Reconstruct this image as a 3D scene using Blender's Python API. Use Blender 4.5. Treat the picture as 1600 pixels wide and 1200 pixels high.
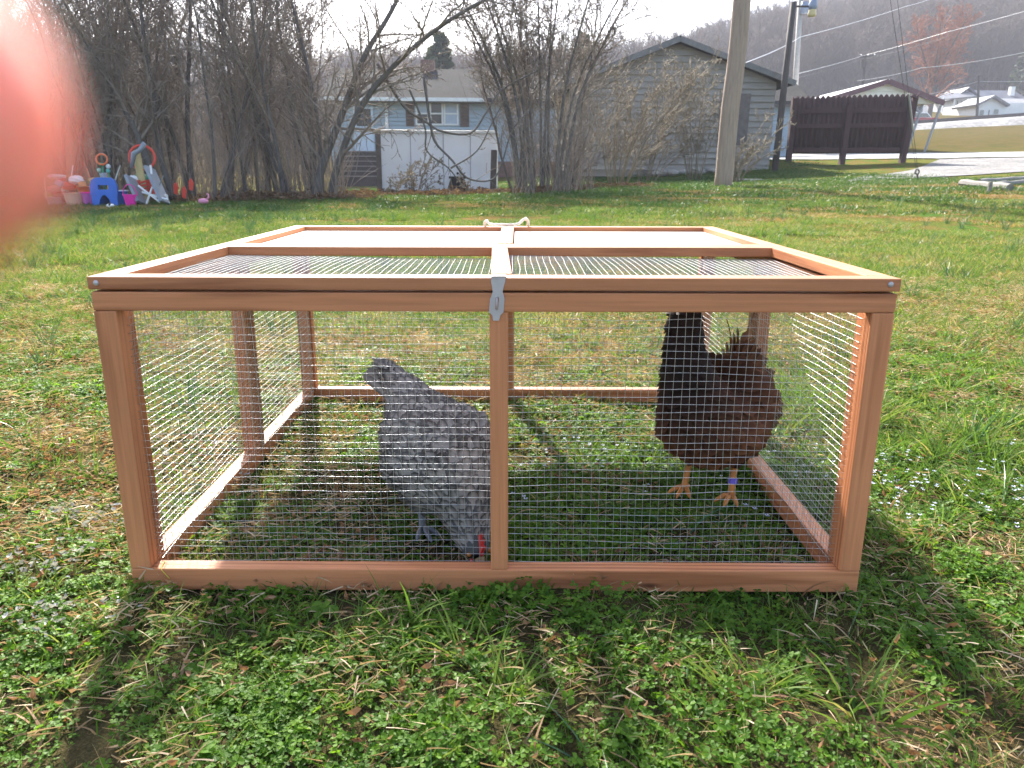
import bpy, bmesh, math, random
import numpy as np
from mathutils import Vector, Matrix, Quaternion, noise as mnoise

R = math.radians
PI = math.pi
S = bpy.context.scene
COL = S.collection
for o in list(bpy.data.objects):
    bpy.data.objects.remove(o)

# ------------------------------------------------------------------ camera
CAM_H, PITCH, ROLL, FPX = 0.667, R(15.45), R(0.52), 1200.0
cam_d = bpy.data.cameras.new('camera')
cam = bpy.data.objects.new('camera', cam_d)
COL.objects.link(cam)
cam_d.sensor_width = 36.0
cam_d.lens = 36.0 * FPX / 1600.0
cam_d.clip_start = 0.004
cam_d.clip_end = 4000
cam_d.dof.use_dof = True
cam_d.dof.focus_distance = 1.6
cam_d.dof.aperture_fstop = 15.0          # 1.8 mm opening, as in a telephone
CAM_M = Matrix.Translation((0, 0, CAM_H)) @ Matrix.Rotation(PI / 2 - PITCH, 4, 'X') @ Matrix.Rotation(ROLL, 4, 'Z')
cam.matrix_world = CAM_M
S.camera = cam

# ------------------------------------------------------------------ sky, sun, exposure
SUN_TO = Vector((-0.32, 1.24, 1.0)).normalized()      # direction towards the sun
SUN_EL = math.asin(SUN_TO.z)
SUN_AZ = math.atan2(SUN_TO.x, SUN_TO.y)
W = bpy.data.worlds.new('World')
S.world = W
W.use_nodes = True
wn = W.node_tree
bg = wn.nodes['Background']
sky = wn.nodes.new('ShaderNodeTexSky')
sky.sky_type = 'NISHITA'
sky.sun_disc = False
sky.sun_elevation = SUN_EL
sky.sun_rotation = SUN_AZ
sky.altitude = 250
sky.air_density = 1.0
sky.dust_density = 2.6
sky.ozone_density = 1.0
wn.links.new(sky.outputs[0], bg.inputs[0])
bg.inputs[1].default_value = 0.080
sl = bpy.data.lights.new('sun', 'SUN')
sl.energy = 4.3
sl.angle = R(2.2)
sl.color = (1.0, 0.95, 0.87)
sun = bpy.data.objects.new('sun', sl)
COL.objects.link(sun)
sun.rotation_mode = 'QUATERNION'
sun.rotation_quaternion = (-SUN_TO).to_track_quat('-Z', 'Y')
sun.location = SUN_TO * 60
S.view_settings.view_transform = 'Standard'
S.view_settings.look = 'None'
S.view_settings.gamma = 1.0
S.view_settings.use_curve_mapping = False
S.view_settings.exposure = 2.66
S.render.engine = 'CYCLES'
cy = S.cycles
cy.use_denoising = True
try:
    cy.denoiser = 'OPENIMAGEDENOISE'
except Exception:
    pass
cy.max_bounces = 5
cy.diffuse_bounces = 2
cy.glossy_bounces = 2
cy.transmission_bounces = 4
cy.transparent_max_bounces = 8
cy.volume_bounces = 0
cy.sample_clamp_indirect = 6
cy.use_adaptive_sampling = True
cy.adaptive_threshold = 0.02

# ------------------------------------------------------------------ picture geometry helpers
M3 = CAM_M.to_3x3()
def ray(px, py):
    return (M3 @ Vector(((px - 800) / FPX, -(py - 600) / FPX, -1.0))).normalized()
def at(px, py, Y):
    d = ray(px, py)
    t = Y / d.y
    return Vector((0, 0, CAM_H)) + d * t
def near_pt(px, py, dist):
    """point at a distance measured along the optical axis"""
    return CAM_M @ Vector(((px - 800) / FPX * dist, -(py - 600) / FPX * dist, -dist))

# ------------------------------------------------------------------ terrain height
_ctl = [(190, 320, 13), (20, 324, 13), (330, 318, 13.5), (500, 309, 15), (700, 305, 17), (850, 303, 16.5), (1000, 293, 17),
        (1128, 290, 15), (1040, 276, 23.5), (880, 282, 24), (1207, 264, 24), (1230, 252, 25.5), (1320, 254, 25.5), (1410, 249, 25.5),
        (1500, 279, 17), (1600, 276, 17), (1590, 303, 11.5), (1500, 300, 12), (700, 291, 30), (550, 288, 34), (1228, 246, 34),
        (1400, 240, 39), (1600, 236, 39), (1500, 219, 50), (1620, 217, 50), (1430, 206, 68), (1600, 200, 68), (1430, 199, 76), (1600, 188, 76),
        (1460, 181, 105), (1600, 174, 105), (100, 292, 40), (300, 288, 40), (-300, 300, 30), (-600, 310, 16), (2000, 290, 12), (2100, 240, 30),
        (100, 262, 75), (300, 262, 75), (700, 262, 75), (1100, 230, 75), (600, 230, 130), (100, 225, 130), (1100, 200, 130), (1600, 165, 130), (2200, 165, 100)]
_c = [at(*c) for c in _ctl]
_c += [Vector((x, y, 0)) for y in (0.0, 1.2, 2.6, 4.0) for x in (-4, -2, 0, 2, 4)]
_c += [Vector((x, 0.0, 0)) for x in (-14, 14, -30, 30)]
_c += [Vector((-3.5, 7, .03)), Vector((0, 7, .04)), Vector((3, 7, .07)), Vector((7, 7, .16))]
_CX = np.array([[p.x, p.y] for p in _c]); _CZ = np.array([p.z for p in _c])
def _warp(x, y):
    y = np.maximum(y, 0.0)
    return np.stack([x / (y + 5.0), 1.3 * np.log((y + 5.0) / 5.0)], -1)
_CW = _warp(_CX[:, 0], _CX[:, 1])
def _phi(r):
    return np.sqrt(r * r + 0.0036)
_A = _phi(np.linalg.norm(_CW[:, None] - _CW[None], axis=-1))
_n = len(_CZ)
_K = np.zeros((_n + 1, _n + 1)); _K[:_n, :_n] = _A; _K[_n, :_n] = 1; _K[:_n, _n] = 1
_wt = np.linalg.solve(_K, np.r_[_CZ, 0])
def Hn(x, y):
    x = np.asarray(x, float); y = np.asarray(y, float)
    sh = x.shape
    q = _warp(x.ravel(), y.ravel())
    out = np.empty(len(q))
    for i in range(0, len(q), 4000):
        r = np.linalg.norm(q[i:i + 4000, None] - _CW[None], axis=-1)
        out[i:i + 4000] = _phi(r) @ _wt[:_n] + _wt[_n]
    return out.reshape(sh)
def H(x, y):
    return float(Hn(np.array([x]), np.array([y]))[0])
def hit(px, py, ymax=140.0):
    """where the line of sight meets the ground"""
    d = ray(px, py)
    ys = np.geomspace(0.5, ymax, 600)
    t = ys / d.y
    zz = CAM_H + d.z * t
    g = Hn(d.x * t, ys)
    k = np.nonzero(zz < g)[0]
    y = ys[k[0]] if len(k) else ymax
    p = at(px, py, y)
    return Vector((p.x, p.y, H(p.x, p.y)))
def G(px, Y, dz=0.0):
    """ground point in picture column px at depth Y"""
    x = at(px, 280, Y).x
    return Vector((x, Y, H(x, Y) + dz))

# value noise for scattering masks
def vnoise(x, y, s, seed=0.0):
    return np.array([mnoise.noise((a * s + seed, b * s - seed, seed * .37)) for a, b in zip(x, y)])

# ------------------------------------------------------------------ materials
def new_mat(name):
    m = bpy.data.materials.new(name); m.use_nodes = True
    nt = m.node_tree
    return m, nt, nt.nodes['Principled BSDF'], nt.nodes['Material Output']
def N(nt, t, **kw):
    n = nt.nodes.new(t)
    for k, v in kw.items():
        if k.startswith('i_'):
            n.inputs[k[2:].replace('_', ' ')].default_value = v
        else:
            setattr(n, k, v)
    return n
def ramp(nt, stops, fac):
    r = nt.nodes.new('ShaderNodeValToRGB')
    el = r.color_ramp.elements
    while len(el) < len(stops):
        el.new(0.5)
    for e, (p, c) in zip(el, stops):
        e.position = p; e.color = (*c, 1)
    nt.links.new(fac, r.inputs[0])
    return r.outputs[0]
def mixc(nt, f, a, b, mode='MIX'):
    m = nt.nodes.new('ShaderNodeMix'); m.data_type = 'RGBA'; m.blend_type = mode
    for sock, v in ((m.inputs[0], f), (m.inputs[6], a), (m.inputs[7], b)):
        if hasattr(v, 'is_output'): nt.links.new(v, sock)
        elif isinstance(v, (int, float)): sock.default_value = v
        else: sock.default_value = (*v, 1)
    return m.outputs[2]
def simple(name, col, rough=0.6, var=0.12, scale=8.0, bump=0.0, metal=0.0, spec=0.4, coords='Object', stretch=(1, 1, 1), sss=0.0):
    """plain coloured surface with uneven tone, dirt specks and slight relief"""
    m, nt, p, out = new_mat(name)
    tc = N(nt, 'ShaderNodeTexCoord'); mp = N(nt, 'ShaderNodeMapping')
    mp.inputs['Scale'].default_value = stretch
    nt.links.new(tc.outputs[coords], mp.inputs[0])
    n1 = N(nt, 'ShaderNodeTexNoise', i_Scale=scale, i_Detail=6.0, i_Roughness=.65)
    nt.links.new(mp.outputs[0], n1.inputs['Vector'])
    a = tuple(max(0, c * (1 - var)) for c in col); b = tuple(min(1, c * (1 + var)) for c in col)
    c = ramp(nt, [(.3, a), (.7, b)], n1.outputs['Fac'])
    nt.links.new(c, p.inputs['Base Color'])
    p.inputs['Roughness'].default_value = rough
    p.inputs['Metallic'].default_value = metal
    p.inputs['Specular IOR Level'].default_value = spec
    if bump:
        b_ = N(nt, 'ShaderNodeBump', i_Strength=bump, i_Distance=.01)
        nt.links.new(n1.outputs['Fac'], b_.inputs['Height']); nt.links.new(b_.outputs[0], p.inputs['Normal'])
    return m
MAT = {}
def mat(name, *a, **k):
    if name not in MAT:
        MAT[name] = simple(name, *a, **k)
    return MAT[name]

def wood_mat(name, dark, light, rough=.55):
    m, nt, p, out = new_mat(name)
    tc = N(nt, 'ShaderNodeTexCoord'); oi = N(nt, 'ShaderNodeObjectInfo')
    off = N(nt, 'ShaderNodeVectorMath', operation='SCALE'); off.inputs[0].default_value = (7, 3, 5)
    nt.links.new(oi.outputs['Random'], off.inputs['Scale'])
    add = N(nt, 'ShaderNodeVectorMath', operation='ADD')
    nt.links.new(tc.outputs['Object'], add.inputs[0]); nt.links.new(off.outputs[0], add.inputs[1])
    mp = N(nt, 'ShaderNodeMapping'); mp.inputs['Scale'].default_value = (1.6, 22, 22)
    nt.links.new(add.outputs[0], mp.inputs[0])
    n1 = N(nt, 'ShaderNodeTexNoise', i_Scale=1.0, i_Detail=4.0, i_Roughness=.55, i_Distortion=.6)
    nt.links.new(mp.outputs[0], n1.inputs['Vector'])
    mp2 = N(nt, 'ShaderNodeMapping'); mp2.inputs['Scale'].default_value = (5, 170, 170)
    nt.links.new(add.outputs[0], mp2.inputs[0])
    n2 = N(nt, 'ShaderNodeTexNoise', i_Scale=1.0, i_Detail=3.0)
    nt.links.new(mp2.outputs[0], n2.inputs['Vector'])
    wv = N(nt, 'ShaderNodeTexWave', i_Scale=1.3, i_Distortion=5.0, i_Detail=2.0); wv.bands_direction = 'Y'
    nt.links.new(mp.outputs[0], wv.inputs['Vector'])
    f1 = N(nt, 'ShaderNodeMath', operation='MULTIPLY'); nt.links.new(n1.outputs['Fac'], f1.inputs[0]); nt.links.new(wv.outputs['Fac'], f1.inputs[1])
    f2 = N(nt, 'ShaderNodeMath', operation='ADD'); nt.links.new(f1.outputs[0], f2.inputs[0]); nt.links.new(n1.outputs['Fac'], f2.inputs[1])
    c1 = ramp(nt, [(.44, dark), (.74, light)], f2.outputs[0])
    c2 = mixc(nt, .35, c1, ramp(nt, [(.3, tuple(x * .7 for x in dark)), (.7, light)], n2.outputs['Fac']))
    mp3 = N(nt, 'ShaderNodeMapping'); mp3.inputs['Scale'].default_value = (6, 24, 24); nt.links.new(add.outputs[0], mp3.inputs[0])
    vo = N(nt, 'ShaderNodeTexVoronoi', i_Scale=1.0); nt.links.new(mp3.outputs[0], vo.inputs['Vector'])
    k1 = ramp(nt, [(.07, (1, 1, 1)), (.16, (0, 0, 0))], vo.outputs['Distance']); k2 = ramp(nt, [(.80, (0, 0, 0)), (.82, (1, 1, 1))], vo.outputs['Color'])
    c3 = mixc(nt, mixc(nt, 1.0, k1, k2, 'MULTIPLY'), c2, tuple(x * .4 for x in dark))
    hv = N(nt, 'ShaderNodeHueSaturation'); nt.links.new(c3, hv.inputs['Color'])
    mr = N(nt, 'ShaderNodeMapRange'); mr.inputs[3].default_value = .86; mr.inputs[4].default_value = 1.14
    nt.links.new(oi.outputs['Random'], mr.inputs[0]); nt.links.new(mr.outputs[0], hv.inputs['Value'])
    nt.links.new(hv.outputs[0], p.inputs['Base Color'])
    p.inputs['Roughness'].default_value = rough
    p.inputs['Specular IOR Level'].default_value = .3
    b_ = N(nt, 'ShaderNodeBump', i_Strength=.25, i_Distance=.002)
    nt.links.new(n2.outputs['Fac'], b_.inputs['Height']); nt.links.new(b_.outputs[0], p.inputs['Normal'])
    return m

def leaf_mat(name, stops, trans=.45, rough=.42, dry=None, spec=.45, patch=2.2):
    """thin leaf: coloured by a per-leaf tint, lets light through"""
    m, nt, p, out = new_mat(name)
    at_ = N(nt, 'ShaderNodeAttribute', attribute_name='tint')
    geo = N(nt, 'ShaderNodeNewGeometry')
    n1 = N(nt, 'ShaderNodeTexNoise', i_Scale=patch, i_Detail=3.0); nt.links.new(geo.outputs['Position'], n1.inputs['Vector'])
    oi = N(nt, 'ShaderNodeObjectInfo')
    s = N(nt, 'ShaderNodeMath', operation='MULTIPLY_ADD'); s.inputs[1].default_value = .9; 
    nt.links.new(n1.outputs['Fac'], s.inputs[0]); nt.links.new(at_.outputs['Fac'], s.inputs[2])
    s2 = N(nt, 'ShaderNodeMath', operation='MULTIPLY_ADD'); s2.inputs[1].default_value = .25
    nt.links.new(oi.outputs['Random'], s2.inputs[0]); nt.links.new(s.outputs[0], s2.inputs[2])
    s3 = N(nt, 'ShaderNodeMath', operation='MULTIPLY'); s3.inputs[1].default_value = .5; nt.links.new(s2.outputs[0], s3.inputs[0])
    c = ramp(nt, stops, s3.outputs[0])
    nt.links.new(c, p.inputs['Base Color'])
    p.inputs['Roughness'].default_value = rough
    p.inputs['Specular IOR Level'].default_value = spec
    tr = N(nt, 'ShaderNodeBsdfTranslucent')
    c2 = mixc(nt, 1.0, c, (1.35, 1.25, .8), 'MULTIPLY')
    nt.links.new(c2, tr.inputs['Color'])
    mx = N(nt, 'ShaderNodeMixShader'); mx.inputs[0].default_value = trans
    nt.links.new(p.outputs[0], mx.inputs[1]); nt.links.new(tr.outputs[0], mx.inputs[2])
    nt.links.new(mx.outputs[0], out.inputs['Surface'])
    return m

# ------------------------------------------------------------------ mesh collecting
ORG = {}
def prop(o, label=None, cat=None, group=None, kind=None):
    if label: o['label'] = label
    if cat: o['category'] = cat
    if group: o['group'] = group
    if kind: o['kind'] = kind
    return o
def empty(name, loc, label=None, cat=None, group=None):
    o = bpy.data.objects.new(name, None); COL.objects.link(o)
    o.empty_display_size = .1
    o.location = loc; ORG[o.name] = Vector(loc)
    return prop(o, label, cat, group)
class MB:
    def __init__(s):
        s.v = []; s.f = []; s.a = []
    def add(s, vs, fs, tint=0.0):
        k = len(s.v)
        s.v.extend([tuple(v) for v in vs]); s.f.extend([tuple(i + k for i in f) for f in fs])
        if isinstance(tint, (list, tuple)): s.a.extend(tint)
        else: s.a.extend([tint] * len(vs))
        return s
    def box(s, c, size, rot=None, tint=0.0):
        hx, hy, hz = size[0] / 2, size[1] / 2, size[2] / 2
        P = [Vector((x, y, z)) for x in (-hx, hx) for y in (-hy, hy) for z in (-hz, hz)]
        if rot is not None: P = [rot @ p for p in P]
        c = Vector(c)
        return s.add([p + c for p in P], [(0, 1, 3, 2), (4, 6, 7, 5), (0, 4, 5, 1), (2, 3, 7, 6), (0, 2, 6, 4), (1, 5, 7, 3)], tint)
    def box2(s, a, b, tint=0.0):
        a = Vector(a); b = Vector(b)
        return s.box((a + b) / 2, (abs(b.x - a.x), abs(b.y - a.y), abs(b.z - a.z)), None, tint)
    def bar(s, p0, p1, w, h, up=(0, 0, 1)):
        p0 = Vector(p0); p1 = Vector(p1); d = (p1 - p0); L = d.length; d.normalize()
        u = Vector(up); sd = u.cross(d)
        if sd.length < 1e-5: sd = Vector((1, 0, 0)).cross(d)
        sd.normalize(); u = d.cross(sd)
        rot = Matrix((d, sd, u)).transposed()
        return s.box((p0 + p1) / 2, (L, w, h), rot)
    def tube(s, path, rad, n=6, cap=True, tint=0.0):
        path = [Vector(p) for p in path]
        if isinstance(rad, (int, float)): rad = [rad] * len(path)
        k = len(s.v); ref = None
        for i, p in enumerate(path):
            t = path[min(i + 1, len(path) - 1)] - path[max(i - 1, 0)]
            if t.length < 1e-9: t = Vector((0, 0, 1))
            t.normalize()
            if ref is None:
                ref = t.orthogonal().normalized()
            else:
                ref = (ref - t * ref.dot(t))
                ref = ref.normalized() if ref.length > 1e-6 else t.orthogonal().normalized()
            b = t.cross(ref)
            for j in range(n):
                a = 2 * PI * j / n
                s.v.append(tuple(p + (ref * math.cos(a) + b * math.sin(a)) * rad[i])); s.a.append(tint)
        for i in range(len(path) - 1):
            for j in range(n):
                a = k + i * n + j; b2 = k + i * n + (j + 1) % n
                s.f.append((a, b2, b2 + n, a + n))
        if cap:
            s.f.append(tuple(k + j for j in reversed(range(n))))
            s.f.append(tuple(k + (len(path) - 1) * n + j for j in range(n)))
        return s
    def lathe(s, prof, c=(0, 0, 0), n=16, rot=None, closed=False):
        k = len(s.v); c = Vector(c)
        for (r, z) in prof:
            for j in range(n):
                a = 2 * PI * j / n
                p = Vector((r * math.cos(a), r * math.sin(a), z))
                if rot is not None: p = rot @ p
                s.v.append(tuple(p + c)); s.a.append(0.0)
        for i in range(len(prof) - 1):
            for j in range(n):
                a = k + i * n + j; b = k + i * n + (j + 1) % n
                s.f.append((a, b, b + n, a + n))
        if closed:
            s.f.append(tuple(k + j for j in reversed(range(n)))); s.f.append(tuple(k + (len(prof) - 1) * n + j for j in range(n)))
        return s
    def ring(s, c, Rr, r, n=20, m=6, rot=None):
        k = len(s.v); c = Vector(c)
        for i in range(n):
            a = 2 * PI * i / n
            for j in range(m):
                b = 2 * PI * j / m
                p = Vector(((Rr + r * math.cos(b)) * math.cos(a), (Rr + r * math.cos(b)) * math.sin(a), r * math.sin(b)))
                if rot is not None: p = rot @ p
                s.v.append(tuple(p + c)); s.a.append(0.0)
        for i in range(n):
            for j in range(m):
                s.f.append((k + i * m + j, k + ((i + 1) % n) * m + j, k + ((i + 1) % n) * m + (j + 1) % m, k + i * m + (j + 1) % m))
        return s
    def prism(s, poly, y0, y1):
        """outline in x,z pushed from y0 to y1"""
        n = len(poly)
        vs = [(x, y0, z) for x, z in poly] + [(x, y1, z) for x, z in poly]
        fs = [tuple(range(n)), tuple(n + i for i in reversed(range(n)))]
        for i in range(n):
            j = (i + 1) % n
            fs.append((j, i, n + i, n + j))
        return s.add(vs, fs)
    def ball(s, c, r, n=8, m=6, sc=(1, 1, 1), jit=0.0, rng=None):
        k = len(s.v); c = Vector(c)
        for i in range(1, m):
            for j in range(n):
                a = 2 * PI * j / n; b = PI * i / m
                q = 1 + (rng.uniform(-jit, jit) if rng else 0)
                s.v.append(tuple(c + Vector((math.sin(b) * math.cos(a) * sc[0], math.sin(b) * math.sin(a) * sc[1], math.cos(b) * sc[2])) * r * q)); s.a.append(0.0)
        s.v.append(tuple(c + Vector((0, 0, r * sc[2])))); s.v.append(tuple(c - Vector((0, 0, r * sc[2])))); s.a += [0.0, 0.0]
        t = len(s.v) - 2; b = t + 1
        for i in range(m - 2):
            for j in range(n):
                a0 = k + i * n + j; a1 = k + i * n + (j + 1) % n
                s.f.append((a0, a0 + n, a1 + n, a1))
        for j in range(n):
            s.f.append((t, k + j, k + (j + 1) % n)); s.f.append((b, k + (m - 2) * n + (j + 1) % n, k + (m - 2) * n + j))
        return s
    def mesh(s, name, m, smooth=False, tint=False, off=None):
        me = bpy.data.meshes.new(name)
        v = s.v
        if off is not None:
            v = (np.array(s.v) - np.array(off)).tolist()
        me.from_pydata(v, [], s.f)
        if m is not None: me.materials.append(m)
        if smooth: me.shade_smooth()
        if tint:
            at_ = me.attributes.new('tint', 'FLOAT', 'POINT'); at_.data.foreach_set('value', np.array(s.a, dtype=np.float32))
        return me
    def build(s, name, m, parent=None, smooth=False, bevel=0.0, tint=False, fix=True):
        off = ORG[parent.name] if parent is not None else None
        me = s.mesh(name, m, smooth, tint, off)
        if fix or bevel:
            bm = bmesh.new(); bm.from_mesh(me)
            bmesh.ops.recalc_face_normals(bm, faces=bm.faces)
            if bevel:
                bmesh.ops.bevel(bm, geom=list(bm.edges), offset=bevel, segments=2, affect='EDGES', profile=.6)
            bm.to_mesh(me); bm.free()
            if smooth: me.shade_smooth()
        o = bpy.data.objects.new(name, me); COL.objects.link(o)
        if parent is not None:
            o.parent = parent
            ORG[o.name] = ORG[parent.name]
        else:
            ORG[o.name] = Vector((0, 0, 0))
        return o
def copy_tree(o, parent=None):
    c = o.copy(); COL.objects.link(c); c.parent = parent
    ORG[c.name] = ORG.get(o.name, Vector((0, 0, 0)))
    for ch in KIDS.get(o.name, []):
        copy_tree(ch, c)
    return c
KIDS = {}

# ------------------------------------------------------------------ scatter on points (only for uncountable stuff)
def scatter(name, pts, rots, scl, idx, protos, label, cat):
    coll = bpy.data.collections.new(name + '_kinds')
    for i, me in enumerate(protos):
        o = bpy.data.objects.new('%02d_%s' % (i, name), me); coll.objects.link(o)
    me = bpy.data.meshes.new(name)
    me.vertices.add(len(pts)); me.vertices.foreach_set('co', np.asarray(pts, np.float32).ravel())
    a = me.attributes.new('rot', 'FLOAT_VECTOR', 'POINT'); a.data.foreach_set('vector', np.asarray(rots, np.float32).ravel())
    a = me.attributes.new('scl', 'FLOAT_VECTOR', 'POINT'); a.data.foreach_set('vector', np.asarray(scl, np.float32).ravel())
    a = me.attributes.new('idx', 'INT', 'POINT'); a.data.foreach_set('value', np.asarray(idx, np.int32).ravel())
    o = bpy.data.objects.new(name, me); COL.objects.link(o)
    prop(o, label, cat, None, 'stuff')
    ng = bpy.data.node_groups.new(name, 'GeometryNodeTree')
    ng.interface.new_socket('Geometry', in_out='INPUT', socket_type='NodeSocketGeometry')
    ng.interface.new_socket('Geometry', in_out='OUTPUT', socket_type='NodeSocketGeometry')
    gi = ng.nodes.new('NodeGroupInput'); go = ng.nodes.new('NodeGroupOutput')
    ip = ng.nodes.new('GeometryNodeInstanceOnPoints'); ci = ng.nodes.new('GeometryNodeCollectionInfo')
    ci.inputs['Collection'].default_value = coll
    ci.inputs['Separate Children'].default_value = True
    ci.inputs['Reset Children'].default_value = True
    ip.inputs['Pick Instance'].default_value = True
    def na(n, t):
        q = ng.nodes.new('GeometryNodeInputNamedAttribute'); q.data_type = t; q.inputs['Name'].default_value = n
        return q.outputs['Attribute']
    L = ng.links.new
    L(gi.outputs[0], ip.inputs['Points']); L(ci.outputs[0], ip.inputs['Instance'])
    L(na('idx', 'INT'), ip.inputs['Instance Index']); L(na('rot', 'FLOAT_VECTOR'), ip.inputs['Rotation']); L(na('scl', 'FLOAT_VECTOR'), ip.inputs['Scale'])
    L(ip.outputs[0], go.inputs[0])
    md = o.modifiers.new('scatter', 'NODES'); md.node_group = ng
    return o

# ================================================================== SETTING: ground, drive, hills
def lawn_material():
    m, nt, p, out = new_mat('lawn_soil')
    geo = N(nt, 'ShaderNodeNewGeometry')
    def nz(sc, det=4.0, rough=.6):
        n = N(nt, 'ShaderNodeTexNoise', i_Scale=sc, i_Detail=det, i_Roughness=rough); nt.links.new(geo.outputs['Position'], n.inputs['Vector']); return n.outputs['Fac']
    fine = nz(60, 5, .7); grit = nz(260, 4, .7); mid = nz(2.4); big = nz(.45)
    soil = ramp(nt, [(.25, (.016, .012, .007)), (.5, (.05, .035, .02)), (.75, (.13, .09, .05))], grit)
    green = ramp(nt, [(.25, (.020, .040, .008)), (.55, (.06, .115, .02)), (.8, (.13, .17, .05))], fine)
    rust = ramp(nt, [(.25, (.05, .034, .013)), (.55, (.15, .10, .036)), (.8, (.27, .19, .085))], fine)
    f = ramp(nt, [(.40, (0, 0, 0)), (.58, (1, 1, 1))], mid)
    f2 = ramp(nt, [(.42, (0, 0, 0)), (.6, (1, 1, 1))], big)
    far = mixc(nt, f2, mixc(nt, f, green, rust), mixc(nt, .5, green, rust))
    sep = N(nt, 'ShaderNodeSeparateXYZ'); nt.links.new(geo.outputs['Position'], sep.inputs[0])
    mr = N(nt, 'ShaderNodeMapRange'); mr.inputs[1].default_value = 2.0; mr.inputs[2].default_value = 7.0
    nt.links.new(sep.outputs[1], mr.inputs[0])
    c = mixc(nt, mr.outputs[0], mixc(nt, .12, soil, green), far)
    # beyond the yard the grass is drier and straw coloured
    dry = ramp(nt, [(.3, (.038, .050, .010)), (.6, (.095, .066, .026)), (.8, (.040, .058, .010))], nz(1.1, 9, .75))
    mr2 = N(nt, 'ShaderNodeMapRange'); mr2.inputs[1].default_value = 26.0; mr2.inputs[2].default_value = 44.0
    nt.links.new(sep.outputs[1], mr2.inputs[0])
    c = mixc(nt, mr2.outputs[0], c, dry)
    nt.links.new(c, p.inputs['Base Color'])
    p.inputs['Roughness'].default_value = 1; p.inputs['Specular IOR Level'].default_value = .0
    b_ = N(nt, 'ShaderNodeBump', i_Strength=.6, i_Distance=.02); nt.links.new(fine, b_.inputs['Height']); nt.links.new(b_.outputs[0], p.inputs['Normal'])
    return m
def grid_mesh(name, Pts, m, smooth=True):
    r, c = Pts.shape[:2]
    me = bpy.data.meshes.new(name)
    idx = np.arange(r * c).reshape(r, c)
    q = np.stack([idx[:-1, :-1], idx[:-1, 1:], idx[1:, 1:], idx[1:, :-1]], -1).reshape(-1, 4)
    me.from_pydata(Pts.reshape(-1, 3).tolist(), [], q.tolist())
    me.materials.append(m)
    if smooth: me.shade_smooth()
    o = bpy.data.objects.new(name, me); COL.objects.link(o); ORG[o.name] = Vector((0, 0, 0))
    return o
def near_bumps(x, y):
    w = np.clip((6 - y) / 3, 0, 1)
    return -.019 * w + w * (.008 * np.sin(x * 7.3 + 1.1) * np.cos(y * 6.1 - .6) + .006 * np.sin(x * 15 + y * 11))
ys = np.r_[np.linspace(-30, 0.2, 18), np.linspace(.3, 6, 96), np.geomspace(6.1, 150, 130)]
us = np.sign(np.linspace(-1, 1, 161)) * np.abs(np.linspace(-1, 1, 161)) ** 1.5 * 3.2
YY, UU = np.meshgrid(ys, us, indexing='ij')
XX = UU * (np.maximum(YY, 0) + 6.0)
ZZ = Hn(XX, YY) + near_bumps(XX, YY)
def HB(x, y):
    return Hn(x, y) + near_bumps(np.asarray(x), np.asarray(y))
M_LAWN = lawn_material()
ground = grid_mesh('ground', np.stack([XX, YY, ZZ], -1), M_LAWN)
prop(ground, 'rough lawn of clover, moss and dry grass', 'ground', kind='structure')

def sheet(name, lo, hi, lift, m, n=40, k=10):
    """strip on the ground between two lines given in picture columns and rows"""
    def line(pts):
        P = [hit(*p) for p in pts]
        t = np.linspace(0, len(P) - 1, n)
        return np.array([[np.interp(q, range(len(P)), [p[c] for p in P]) for c in (0, 1)] for q in t])
    a, b = line(lo), line(hi)
    s = np.linspace(0, 1, k)[None, :, None]
    xy = a[:, None] * (1 - s) + b[:, None] * s
    z = Hn(xy[..., 0], xy[..., 1]) + lift
    return grid_mesh(name, np.concatenate([xy, z[..., None]], -1), m)
def stone_ground(name, stops, sc):
    m, nt, p, out = new_mat(name)
    geo = N(nt, 'ShaderNodeNewGeometry')
    v = N(nt, 'ShaderNodeTexVoronoi', i_Scale=sc); nt.links.new(geo.outputs['Position'], v.inputs['Vector'])
    n = N(nt, 'ShaderNodeTexNoise', i_Scale=sc * .12, i_Detail=5.0); nt.links.new(geo.outputs['Position'], n.inputs['Vector'])
    c = ramp(nt, stops, v.outputs['Color'])
    c = mixc(nt, .5, c, ramp(nt, [(.3, stops[0][1]), (.7, stops[-1][1])], n.outputs['Fac']))
    nt.links.new(c, p.inputs['Base Color']); p.inputs['Roughness'].default_value = .9
    b_ = N(nt, 'ShaderNodeBump', i_Strength=.8, i_Distance=.03); nt.links.new(v.outputs['Distance'], b_.inputs['Height']); nt.links.new(b_.outputs[0], p.inputs['Normal'])
    return m
M_GRAVEL = stone_ground('gravel', [(.1, (.05, .047, .043)), (.5, (.11, .105, .098)), (.9, (.20, .19, .18))], 12)
M_BALLAST = stone_ground('ballast', [(.1, (.07, .068, .066)), (.5, (.16, .155, .15)), (.9, (.30, .29, .28))], 3.5)
M_PAVE = simple('pale_concrete', (.27, .265, .255), .85, .1, .6, .1, coords='Object')
g = sheet('gravel_drive', [(1322, 284), (1433, 279), (1527, 274), (1680, 264)], [(1340, 278), (1420, 268), (1468, 250), (1680, 247)], .02, M_GRAVEL)
prop(g, 'grey gravel drive running off to the right', 'drive', kind='structure')
g = sheet('concrete_road', [(1190, 253), (1340, 249), (1468, 249.3), (1700, 246)], [(1190, 243), (1340, 240.5), (1468, 239.5), (1700, 236.5)], .03, M_PAVE)
prop(g, 'pale concrete road behind the brown screen', 'road', kind='structure')

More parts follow.
